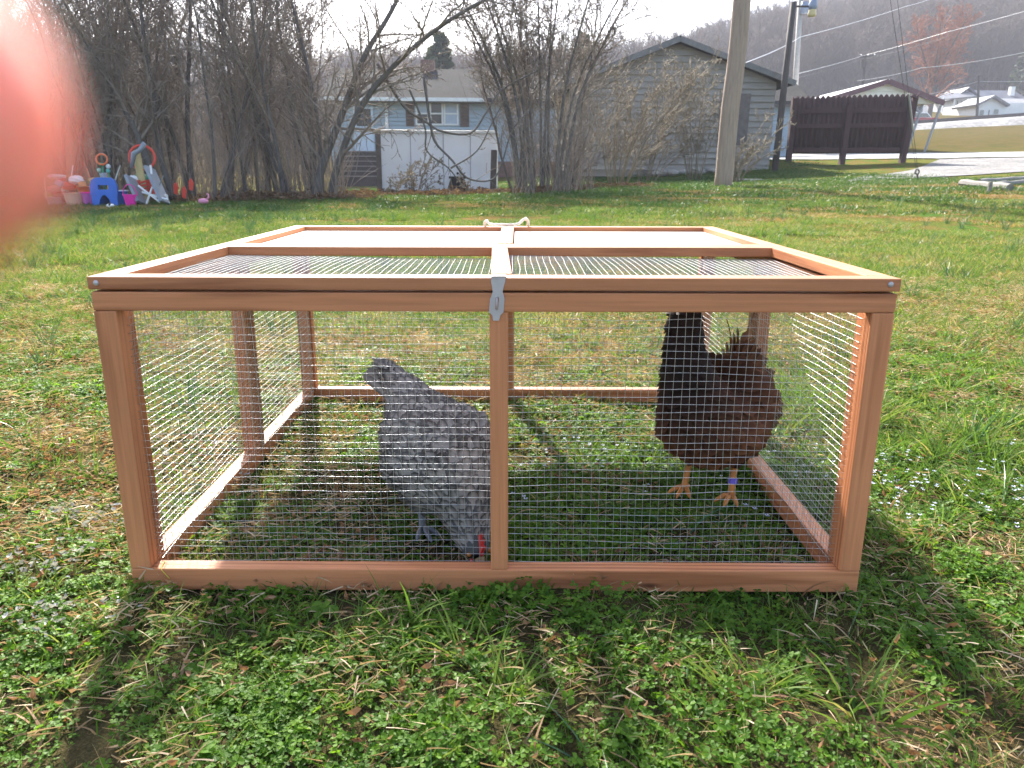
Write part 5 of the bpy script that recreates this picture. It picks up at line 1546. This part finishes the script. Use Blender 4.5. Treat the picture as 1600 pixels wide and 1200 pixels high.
# far trees: red budding tree and an evergreen on the slope
p = at(1454, 160, 96); p.z = H(p.x, p.y)
tr = [([p + V3((0, 0, -.3)), p + V3((.2, 0, 2)), p + V3((.1, .1, 4)), p + V3((.4, 0, 7)), p + V3((.3, 0, 11.5))], .32, .04)]
for q in range(6):
    a = q * 1.05; tr.append(([p + V3((.1, 0, 2.5 + q * .4)), p + V3((math.cos(a) * 1.2, math.sin(a) * 1.2, 4.5 + q * .5)), p + V3((math.cos(a) * 2.4, math.sin(a) * 2.4, 7.5 + q * .4)), p + V3((math.cos(a) * 3.0, math.sin(a) * 3, 10 + q * .2))], .14, .03))
TWIG_MIN = .022
bare_tree('budding_tree', tr, [(18, .36, 42, .12, .02, 5, .15), (9, .42, 40, .14, .0, 3, .1), (6, .5, 42, .16, 0, 2, .1)], 51, 'round russet budding tree on the far slope behind the carport', tm=M_BUD, loc=tuple(p))
p = at(1475, 185, 108); p.z = H(p.x, p.y)
def conifer(px, pyb, Y, h, w, seed, label):
    p = at(px, pyb, Y); p.z = H(p.x, min(Y, 130)) if Y < 130 else p.z
    rs = random.Random(seed); root = empty('evergreen_tree', tuple(p), label, 'tree')
    t = MB(); t.tube([p + V3((0, 0, -.5)), p + V3((0, 0, h))], [.28, .03], 8); t.build('trunk', M_BARK, root)
    mb = MB()
    for i in range(int(620)):
        f = rs.random() ** .8; z = h * (.12 + .88 * f); rr = w * (1 - f) ** .8 * rs.uniform(.35, 1.05) + .1
        a = rs.uniform(0, 6.28); c = p + V3((math.cos(a) * rr, math.sin(a) * rr, z - rr * .15))
        s_ = rs.uniform(.25, .55)
        d1 = V3((rs.gauss(0, 1), rs.gauss(0, 1), rs.gauss(0, .6))).normalized() * s_; d2 = V3((rs.gauss(0, 1), rs.gauss(0, 1), rs.gauss(0, .6))).normalized() * s_
        mb.add([c - d1, c + d1, c + d2, c - d2 * .7], [(0, 1, 2), (0, 3, 1)], rs.random())
    mb.build('crown', leaf_mat('evergreen_needles' + str(seed), [(.2, (.030, .045, .028)), (.7, (.055, .075, .040)), (1, (.08, .10, .05))], .15, .7, spec=.2, patch=.3), root, fix=False, tint=True)
conifer(1606, 130, 118, 10.5, 3.2, 61, 'dark evergreen tree at the right edge on the far slope')
conifer(690, 240, 60, 9.5, 2.6, 62, 'tall dark cedar rising behind the blue house roof')
conifer(905, 240, 62, 9.0, 2.2, 63, 'dark cedar behind the many stemmed tree and garage roof')

# far woods: uncountable bare trees on the hills
def far_tree(seed, bushy=1.0):
    rs = random.Random(seed); mb = MB()
    tr = wander(V3((0, 0, -.5)), V3((rs.gauss(0, .04), rs.gauss(0, .04), 1)), 11, 6, rs, .04)
    mb.tube(tr, [.22 - .03 * i for i in range(7)], 4, False)
    def kids(pts, n, L, ang, r, lv):
        for k in range(n):
            t = .25 + .75 * (k + rs.random()) / n if lv == 0 else .15 + .85 * rs.random()
            q = t * (len(pts) - 1); i = min(int(q), len(pts) - 2); p = pts[i].lerp(pts[i + 1], q - i); d = (pts[i + 1] - pts[i]).normalized()
            ax = d.orthogonal().normalized(); ax.rotate(Quaternion(d, rs.uniform(0, 6.28))); nd = d.copy(); nd.rotate(Quaternion(ax, R(rs.gauss(ang, 8))))
            ch = wander(p, nd, L * rs.uniform(.7, 1.2) * (1.15 - .5 * t), 3, rs, .12, .04)
            mb.tube(ch, [r, r * .7, r * .5, r * .3], 3, False)
            if lv < 2: kids(ch, int((7, 5)[lv] * bushy), L * .42, 36, r * .5, lv + 1)
    kids(tr, 15, 4.2, 40, .08, 0)
    return mb.mesh('far_tree', M_FAR, True)
FT = [far_tree(200 + k) for k in range(5)]
rn = np.random.default_rng(5)
pts = []; scl = []
for i in range(5200):
    px = rn.uniform(540, 1900); t = rn.random() ** 1.15
    p = hill_pt(px, t); pts.append(tuple(p)); scl.append(rn.uniform(.75, 1.25))
pts = np.array(pts); n = len(pts); scl = np.array(scl)
scatter('hill_woods', pts, np.c_[np.zeros(n), np.zeros(n), rn.uniform(0, 6.28, n)], np.stack([scl] * 3, -1), rn.integers(0, 5, n), FT, 'grey brown bare woods covering the far hillside', 'woods')
pts = []; scl = []
for i in range(1500):
    px = rn.uniform(-700, 640); t = rn.random()
    if t < .55:
        Y = rn.uniform(62, 130); x = at(px, 250, Y).x; pts.append((x, Y, H(x, Y))); scl.append(rn.uniform(.4, .65) + (Y - 62) / 68 * .25)
    else:
        pts.append(tuple(hill_pt(px, rn.random()))); scl.append(rn.uniform(.8, 1.2))
pts = np.array(pts); n = len(pts); scl = np.array(scl)
scatter('valley_woods', pts, np.c_[np.zeros(n), np.zeros(n), rn.uniform(0, 6.28, n)], np.stack([scl] * 3, -1), rn.integers(0, 5, n), FT, 'brown bare woods in the valley behind the left thicket', 'woods')

# ================================================================== GROUND COVER
M_CLOVER = leaf_mat('clover_leaf', [(.12, (.024, .064, .006)), (.40, (.064, .150, .011)), (.70, (.118, .235, .019)), (1, (.20, .29, .032))], .50, .52, spec=.2)
M_GRASS = leaf_mat('grass_blade', [(.1, (.035, .09, .015)), (.45, (.085, .165, .028)), (.72, (.16, .21, .05)), (.9, (.29, .235, .10)), (1, (.36, .28, .16))], .40, .55, spec=.15)
M_ONION = leaf_mat('onion_blade', [(.1, (.025, .075, .028)), (.6, (.05, .12, .045)), (1, (.10, .17, .07))], .25, .4)
M_STRAW = leaf_mat('straw', [(.1, (.22, .13, .07)), (.5, (.40, .27, .15)), (1, (.62, .52, .38))], .25, .6, spec=.3)
M_DEAD = leaf_mat('dead_leaf', [(.1, (.10, .045, .022)), (.45, (.24, .125, .06)), (.8, (.36, .25, .15)), (1, (.48, .43, .36))], .25, .65, spec=.2)
M_PALE = leaf_mat('pale_leaf', [(.1, (.22, .21, .20)), (.6, (.36, .36, .35)), (1, (.50, .51, .50))], .2, .6, spec=.3)
M_RUSTL = leaf_mat('russet_weed', [(.1, (.13, .075, .032)), (.45, (.24, .145, .06)), (.75, (.32, .24, .09)), (1, (.16, .20, .05))], .35, .5)
M_FLOW = leaf_mat('flower', [(.1, (.50, .56, .80)), (1, (.75, .78, .9))], .4, .6)
rg = random.Random(123)
def blade(mb, p, d, L, w, bend, tint, seg=3):
    p = V3(p); d = V3(d).normalized()
    sd = d.cross(V3((rg.gauss(0, 1), rg.gauss(0, 1), .2))).normalized()
    k = len(mb.v); q = p.copy()
    side = V3((d.x, d.y, 0)); side = side.normalized() if side.length > .01 else V3((rg.gauss(0, 1), rg.gauss(0, 1), 0)).normalized()
    for i in range(seg + 1):
        t = i / seg; ww = w * (1 - t ** 1.8) * .5 + .00015
        mb.v.append(tuple(q - sd * ww)); mb.v.append(tuple(q + sd * ww)); mb.a += [tint, tint]
        d = (d + side * bend / seg - V3((0, 0, bend * .45 / seg))).normalized()
        q = q + d * (L / seg)
    for i in range(seg):
        a = k + 2 * i; mb.f.append((a, a + 1, a + 3, a + 2))
def trefoil(mb, p, r, tilt, tint):
    Q = Matrix.Rotation(rg.uniform(0, 6.28), 3, 'Z') @ Matrix.Rotation(tilt, 3, 'X') @ Matrix.Rotation(rg.uniform(0, 6.28), 3, 'Z')
    p = V3(p)
    for k in range(3):
        A = Matrix.Rotation(k * 2.094 + rg.uniform(-.15, .15), 3, 'Z')
        rr = r * rg.uniform(.85, 1.1); f = rg.uniform(.05, .22)
        pts = [(0, 0, 0), (.5, .42, f), (.88, .40, f * .9), (1.0, .14, f * .3), (.94, 0, 0), (1.0, -.14, f * .3), (.88, -.40, f * .9), (.5, -.42, f)]
        vs = [p + Q @ (A @ (V3(q) * rr)) for q in pts]
        mb.add(vs, [(0, 1, 2), (0, 2, 3, 4), (0, 4, 5, 6), (0, 6, 7)], tint + rg.uniform(-.06, .06))
def clump_clover(n, rad, seed):
    rg.seed(seed); mb = MB()
    for i in range(n):
        a = rg.uniform(0, 6.28); r = rad * math.sqrt(rg.random()); h = rg.uniform(.006, .030) * (1 - .4 * (r / rad))
        p = (r * math.cos(a), r * math.sin(a), h)
        trefoil(mb, p, rg.choice((.0055, .0065, .0075, .009)), abs(rg.gauss(0, .42)), rg.random())
        if rg.random() < .3:
            b = V3((p[0] + rg.gauss(0, .006), p[1] + rg.gauss(0, .006), 0)); mb.tube([b, V3(p)], .0005, 3, False, .5)
    for i in range(n // 5):
        blade(mb, (rg.gauss(0, rad * .5), rg.gauss(0, rad * .5), 0), (rg.gauss(0, .5), rg.gauss(0, .5), 1), rg.uniform(.02, .045), .0022, rg.uniform(.2, 1.2), rg.random(), 2)
    return mb.mesh('clover_clump', M_CLOVER, False, True)
def clump_grass(n, rad, h0, h1, w, seed, m, bend=(.2, 1.3), spread=.45, seg=3, straw=0.0):
    rg.seed(seed); mb = MB()
    for i in range(n):
        a = rg.uniform(0, 6.28); r = rad * math.sqrt(rg.random())
        blade(mb, (r * math.cos(a), r * math.sin(a), 0), (math.cos(a) * spread * rg.random() + rg.gauss(0, .2), math.sin(a) * spread * rg.random() + rg.gauss(0, .2), 1), rg.uniform(h0, h1), w * rg.uniform(.7, 1.3), rg.uniform(*bend), 1.15 if rg.random() < straw else rg.random() * .9, seg)
    return mb.mesh('grass_clump', m, False, True)
def flat_bits(n, rad, L0, L1, w, seed, m, curl=.6):
    """dead blades and stems lying about"""
    rg.seed(seed); mb = MB()
    for i in range(n):
        a = rg.uniform(0, 6.28); r = rad * math.sqrt(rg.random()); b = rg.uniform(0, 6.28)
        blade(mb, (r * math.cos(a), r * math.sin(a), rg.uniform(.004, .026)), (math.cos(b), math.sin(b), rg.gauss(.12, .25)), rg.uniform(L0, L1), w * rg.uniform(.6, 1.4), rg.uniform(-.3, curl), rg.random(), 4)
    return mb.mesh('straw_bits', m, False, True)
def leaf_bits(n, rad, s0, s1, seed, m):
    rg.seed(seed); mb = MB()
    for i in range(n):
        a = rg.uniform(0, 6.28); r = rad * math.sqrt(rg.random()); s_ = rg.uniform(s0, s1)
        Q = Matrix.Rotation(rg.uniform(0, 6.28), 3, 'Z') @ Matrix.Rotation(rg.gauss(0, .5), 3, 'X')
        c = V3((r * math.cos(a), r * math.sin(a), rg.uniform(.006, .022)))
        cu = rg.uniform(.15, .9)
        j_ = lambda: rg.uniform(.55, 1.2)
        pts = [(-1, rg.gauss(0, .15), cu * j_()), (-.4, .42 * j_(), cu * j_()), (.4, .38 * j_(), cu * j_()), (1, rg.gauss(0, .2), cu * 1.6 * j_()), (.35, -.40 * j_(), cu * j_()), (-.45, -.38 * j_(), cu * j_()), (0, 0, -.1)]
        vs = [c + Q @ (V3(p) * s_) for p in pts]
        mb.add(vs, [(6, i_, (i_ + 1) % 6) for i_ in range(6)], rg.random())
    return mb.mesh('leaf_bits', m, False, True)
rn = np.random.default_rng(17)
def field(n, y0, y1, xm=.80, xa=.55, power=1.0):
    k_ = (xm * 1.2 * (y0 + y1) / 2 + xa) / (xm * (y0 + y1) / 2 + xa); n = int(n * k_); xm *= 1.2
    y = np.sqrt(rn.uniform(y0 ** 2, y1 ** 2, n)); x = rn.uniform(-1, 1, n) * (xm * y + xa)
    return x, y
def lay(name, x, y, zoff, protos_, label, cat, s0=.8, s1=1.25, tilt=.08, hs=None):
    z = HB(x, y) + zoff; n = len(x)
    s_ = rn.uniform(s0, s1, n); S3 = np.stack([s_, s_, s_ * (rn.uniform(.8, 1.25, n) if hs is None else hs)], -1)
    rot = np.c_[rn.normal(0, tilt, n), rn.normal(0, tilt, n), rn.uniform(0, 6.28, n)]
    return scatter(name, np.c_[x, y, z], rot, S3, rn.integers(0, len(protos_), n), protos_, label, cat)
def rosette(seed):
    rg.seed(seed); mb = MB()
    for i in range(rg.randrange(6, 11)):
        a = rg.uniform(0, 6.28); L = rg.uniform(.015, .034); w = L * rg.uniform(.22, .34); tn = rg.random(); up = rg.uniform(.1, .8)
        d = V3((math.cos(a), math.sin(a), 0)); sd = V3((-d.y, d.x, 0)); k = len(mb.v)
        for t, ww in ((0, .25), (.35, .9), (.65, 1.0), (.9, .5)):
            c = d * (L * t) + V3((0, 0, .006 + L * up * t * (1 - .7 * t)))
            for q in (-1, 0, 1): mb.v.append(tuple(c + sd * (q * w * ww) + V3((0, 0, .18 * w * abs(q))))); mb.a.append(tn)
        mb.v.append(tuple(d * L + V3((0, 0, .004 + L * up * .3)))); mb.a.append(tn)
        for r_ in range(3):
            for q in (0, 1): b_ = k + r_ * 3 + q; mb.f.append((b_, b_ + 1, b_ + 4, b_ + 3))
        mb.f += [(k + 9, k + 10, k + 12), (k + 10, k + 11, k + 12)]
    return mb.mesh('rosette', M_CLOVER, False, True)
# how dry the ground is: bare and littered at left, green at right and in front
def dryness(x, y):
    d = .56 + .45 * vnoise(x, y, 1.6, 3.1) + .35 * vnoise(x, y, 5.0, 8.2)
    d += .65 * np.exp(-(((x + .98) / .40) ** 2 + ((y - 1.62) / .45) ** 2))
    d += .25 * np.clip((y - 2.2) / 1.2, 0, 1)
    d += .95 * np.exp(-(((x - .60) / .20) ** 2 + ((y - .80) / .12) ** 2))
    d += .28 * np.exp(-(((x + .45) / .35) ** 2 + ((y - 1.75) / .45) ** 2))
    d += .22 * np.exp(-(((x + .1) / .45) ** 2 + ((y - 1.02) / .08) ** 2))
    d -= .30 * np.exp(-(((x - .5) / .7) ** 2 + ((y - 1.5) / .6) ** 2))
    d -= .12 * (y < 1.2)
    return d
CL = [clump_clover(46, .062, 300 + k) for k in range(6)]
x, y = field(9500, .5, 4.2)
d = dryness(x, y)
far = np.clip((y - 1.9) / 2.2, 0, 1)
keep = rn.random(len(x)) < np.clip(1.5 - 1.25 * d, .05, 1) * (1 - .6 * far) * np.clip(.82 + .9 * vnoise(x, y, 2.2, 61.0), .25, 1)
lay('clover_cover', x[keep], y[keep], -.003, CL, 'low green clover covering the lawn round the run', 'clover', .6, 1.15)
# short grass between
GR = [clump_grass(34, .045, .018, .050, .0022, 400 + k, M_GRASS, straw=.12) for k in range(4)]
x, y = field(8500, .5, 5.0)
d = dryness(x, y); keep = rn.random(len(x)) < np.clip(.66 + .3 * np.clip((y - 1.5) / 2, 0, 1) - .15 * d, .05, 1)
lay('short_grass', x[keep], y[keep], -.002, GR, 'short green grass among the clover', 'grass')
# longer lush grass to the right of the run and scattered tufts
LG = [clump_grass(26, .028, .05, .115, .0032, 420 + k, M_GRASS, (.3, 1.6), .8, 4, straw=.05) for k in range(3)]
x = np.r_[rn.normal(1.05, .22, 130), rn.uniform(-1.6, 1.6, 45), rn.normal(-.05, .10, 5), rn.normal(.42, .06, 4)]; y = np.r_[rn.normal(1.95, .28, 130), rn.uniform(1.2, 3.4, 45), rn.normal(.96, .04, 5), rn.normal(.86, .03, 4)]
keep = ~((np.abs(x + .026) < .6) & (y > 1.12) & (y < 2.3) & (rn.random(len(x)) < .7))
lay('long_grass', x[keep], y[keep], -.003, LG, 'longer bright grass tufts, thickest right of the run', 'grass')
# wild onion tufts
ON = [clump_grass(22, .018, .07, .16, .0026, 440 + k, M_ONION, (.05, .7), .35, 4) for k in range(3)]
x, y = field(520, 2.6, 10.5); k2 = (x < -.9) | (rn.random(len(x)) < .4)
x = np.r_[x[k2], 1.36, 1.12, -1.05, -.95, 1.2]; y = np.r_[y[k2], 2.05, 2.9, 1.95, 2.15, 1.9]
lay('wild_onions', x, y, -.003, ON, 'scattered dark blue green wild onion tufts', 'wild onion', .7, 1.5)
RO = [rosette(700 + k) for k in range(6)]
x, y = field(520, .55, 3.2); lay('broad_weeds', x, y, .006, RO, 'small broad leaved weeds scattered in the clover', 'weeds', .45, 1.05, .15)
# curled dead blades standing among the leaves
CB = [clump_grass(5, .04, .03, .06, .0026, 470 + k, M_DEAD, (1.2, 3.2), .9, 5) for k in range(4)]
x, y = field(1700, .55, 3.0); lay('curled_dead_blades', x, y, 0, CB, 'curled dead blades standing up among the clover', 'dead grass')
# stray single long blades
SB = [clump_grass(3, .02, .07, .15, .0020, 460 + k, M_ONION, (.8, 2.0), .9, 6) for k in range(4)]
x, y = field(90, .6, 1.9); lay('stray_blades', x, y, 0, SB, 'single long grass blades arching over the clover', 'grass')
# straw, dead leaves, pale bits, russet weeds
ST = [flat_bits(20, .05, .010, .038, .0014, 480 + k, M_STRAW, 2.2) for k in range(4)]
x, y = field(10000, .5, 5.0); d = dryness(x, y); keep = rn.random(len(x)) < np.clip(1.0 * d - .14, .10, 1)
lay('dry_straw', x[keep], y[keep], .004, ST, 'dry straw and dead stems lying in the lawn', 'straw')
DL = [leaf_bits(9, .05, .003, .0085, 500 + k, M_DEAD) for k in range(4)]
x, y = field(7500, .5, 4.5); d = dryness(x, y); keep = rn.random(len(x)) < np.clip(1.25 * d - .45, .09, 1)
lay('dead_leaves', x[keep], y[keep], .006, DL, 'brown curled leaf litter, thickest at the left', 'leaf litter')
PB = [leaf_bits(7, .035, .003, .0075, 520 + k, M_PALE) for k in range(3)]
x = np.r_[rn.normal(-.80, .05, 16), rn.normal(-.80, .04, 12), rn.normal(-.70, .05, 9), rn.uniform(-1.4, 1.3, 26), rn.normal(-.97, .2, 20), rn.normal(.1, .2, 10)]; y = np.r_[rn.normal(1.40, .03, 16), rn.normal(1.19, .025, 12), rn.normal(1.02, .03, 9), rn.uniform(.8, 3.2, 26), rn.normal(1.6, .25, 20), rn.normal(2.45, .05, 10)]
lay('pale_leaf_bits', x, y, .010, PB, 'whitish leaf bits scattered on the litter', 'leaf litter')
RW = [clump_grass(16, .04, .015, .045, .0026, 540 + k, M_RUSTL, (.3, 1.4), .8, 2) for k in range(3)]
x, y = field(5200, 1.2, 7.0); r_ = vnoise(x, y, 1.3, 21.0); keep = (rn.random(len(x)) < np.clip(.10 + r_ * 1.1, .02, .8)) & (dryness(x, y) > .3)
lay('russet_weeds', x[keep], y[keep], 0, RW, 'low russet weeds in patches over the lawn', 'weeds')
FL = []
rg.seed(9)
for k in range(2):
    mb = MB()
    for i in range(3):
        c = V3((rg.gauss(0, .03), rg.gauss(0, .03), rg.uniform(.022, .036)))
        for q in range(4):
            a = q * PI / 2 + rg.random() * .3; mb.add([c, c + V3((math.cos(a - .5), math.sin(a - .5), .3)) * .0035, c + V3((math.cos(a), math.sin(a), .35)) * .0045, c + V3((math.cos(a + .5), math.sin(a + .5), .3)) * .0035], [(0, 1, 2, 3)], rg.random())
    FL.append(mb.mesh('flowers', M_FLOW, False, True))
x = np.r_[rn.normal(.95, .2, 70), rn.normal(.2, .3, 30)]; y = np.r_[rn.normal(1.62, .16, 70), rn.normal(1.75, .12, 30)]
lay('small_flowers', x, y, 0, FL, 'tiny pale blue speedwell flowers in the clover', 'flowers')
# dandelion-like small cut grass further back: large patches
def patch(n, rad, h0, h1, w, seed, straw):
    rg.seed(seed); mb = MB()
    for i in range(n):
        a = rg.uniform(0, 6.28); r = rad * math.sqrt(rg.random())
        blade(mb, (r * math.cos(a), r * math.sin(a), 0), (rg.gauss(0, .4), rg.gauss(0, .4), 1), rg.uniform(h0, h1), w * rg.uniform(.7, 1.4), rg.uniform(.2, 1.2), (1.0 + rg.random() * .3) if rg.random() < straw else rg.random() * .85, 2)
    return mb.mesh('grass_patch', M_GRASS, False, True)
PA = [patch(480, .30, .02, .055, .004, 560, .28), patch(420, .30, .02, .045, .004, 561, .55), patch(480, .30, .03, .07, .004, 562, .15)]
x, y = field(2600, 3.2, 10.5, .86, .4)
keep = vnoise(x, y, .9, 41.0) + .5 * vnoise(x, y, 2.6, 12.0) > -.12
x, y = x[keep], y[keep]
lay('mid_lawn', x, y, -.004, PA, 'short mixed grass of the lawn behind the run', 'grass', .85, 1.2, .02)
RP = [clump_grass(200, .26, .015, .045, .004, 580 + k, M_RUSTL, (.3, 1.4), .5, 2) for k in range(2)]
x, y = field(1500, 3.0, 14.0, .86, .4); r_ = vnoise(x, y, .55, 31.0) + .4 * vnoise(x, y, 2.0, 5.0); keep = r_ + np.clip(x * .05, -.2, .2) > .07
lay('russet_lawn', x[keep], y[keep], 0, RP, 'russet brown patches in the lawn behind the run', 'weeds', .8, 1.3, .02)
_mg = M_GRASS
M_GRASS = leaf_mat('far_grass_blade', [(.1, (.022, .060, .012)), (.5, (.045, .100, .02)), (.8, (.08, .13, .03)), (1, (.22, .19, .09))], .35, .5, spec=.2, patch=.5)  # greener, darker blades: tree shade on the far lawn partly put into the colour
PB2 = [patch(420, .75, .03, .07, .010, 590, .05), patch(420, .75, .03, .08, .010, 591, .14)]
M_GRASS = _mg
LU = [clump_grass(60, .10, .03, .085, .004, 610 + k, M_GRASS, (.2, 1.2), .5, 3) for k in range(3)]
x, y = field(2600, 2.6, 11); keep = vnoise(x, y, .8, 55.0) > .16; x, y = x[keep], y[keep]
lay('lush_patches', x, y, -.004, LU, 'brighter lush grass patches in the lawn behind the run', 'grass', .8, 1.4, .05)
x, y = field(1500, 9.5, 26, .80, 1.0); keep = ~((y > 16.5) & (x > 9.3))
lay('far_lawn', x[keep], y[keep], -.01, PB2, 'grass of the far lawn before the trees', 'grass', .85, 1.2, .02)
# fallen leaves under the thicket
M_OLDLEAF = leaf_mat('old_leaf', [(.1, (.06, .035, .022)), (.5, (.13, .08, .05)), (1, (.22, .16, .11))], .15, .8, spec=.1)
LT = [leaf_bits(40, .5, .03, .06, 600 + k, M_OLDLEAF) for k in range(3)]
px = np.r_[rn.uniform(-80, 560, 330), rn.uniform(560, 1020, 160)]; Y = np.r_[rn.uniform(14, 20, 330), rn.uniform(15.8, 18.5, 160)]
P_ = [G(a, b) for a, b in zip(px, Y)]
lay('fallen_leaves', np.array([p.x for p in P_]), np.array([p.y for p in P_]), .01, LT, 'brown fallen leaves under the thicket and shrubs', 'leaf litter')
# ================================================================== AIR
def haze():
    mb = MB(); mb.box2((-1500, -60, -35), (1500, 1100, 230))
    m = bpy.data.materials.new('haze_air'); m.use_nodes = True; nt = m.node_tree
    nt.nodes.remove(nt.nodes['Principled BSDF'])
    v = nt.nodes.new('ShaderNodeVolumePrincipled'); v.inputs['Color'].default_value = (.84, .86, .97, 1); v.inputs['Density'].default_value = HAZE
    nt.links.new(v.outputs[0], nt.nodes['Material Output'].inputs['Volume'])
    o = mb.build('haze', m); prop(o, 'thin pale blue spring haze in the valley air', 'haze', kind='stuff')
HAZE = 0.0010
haze()
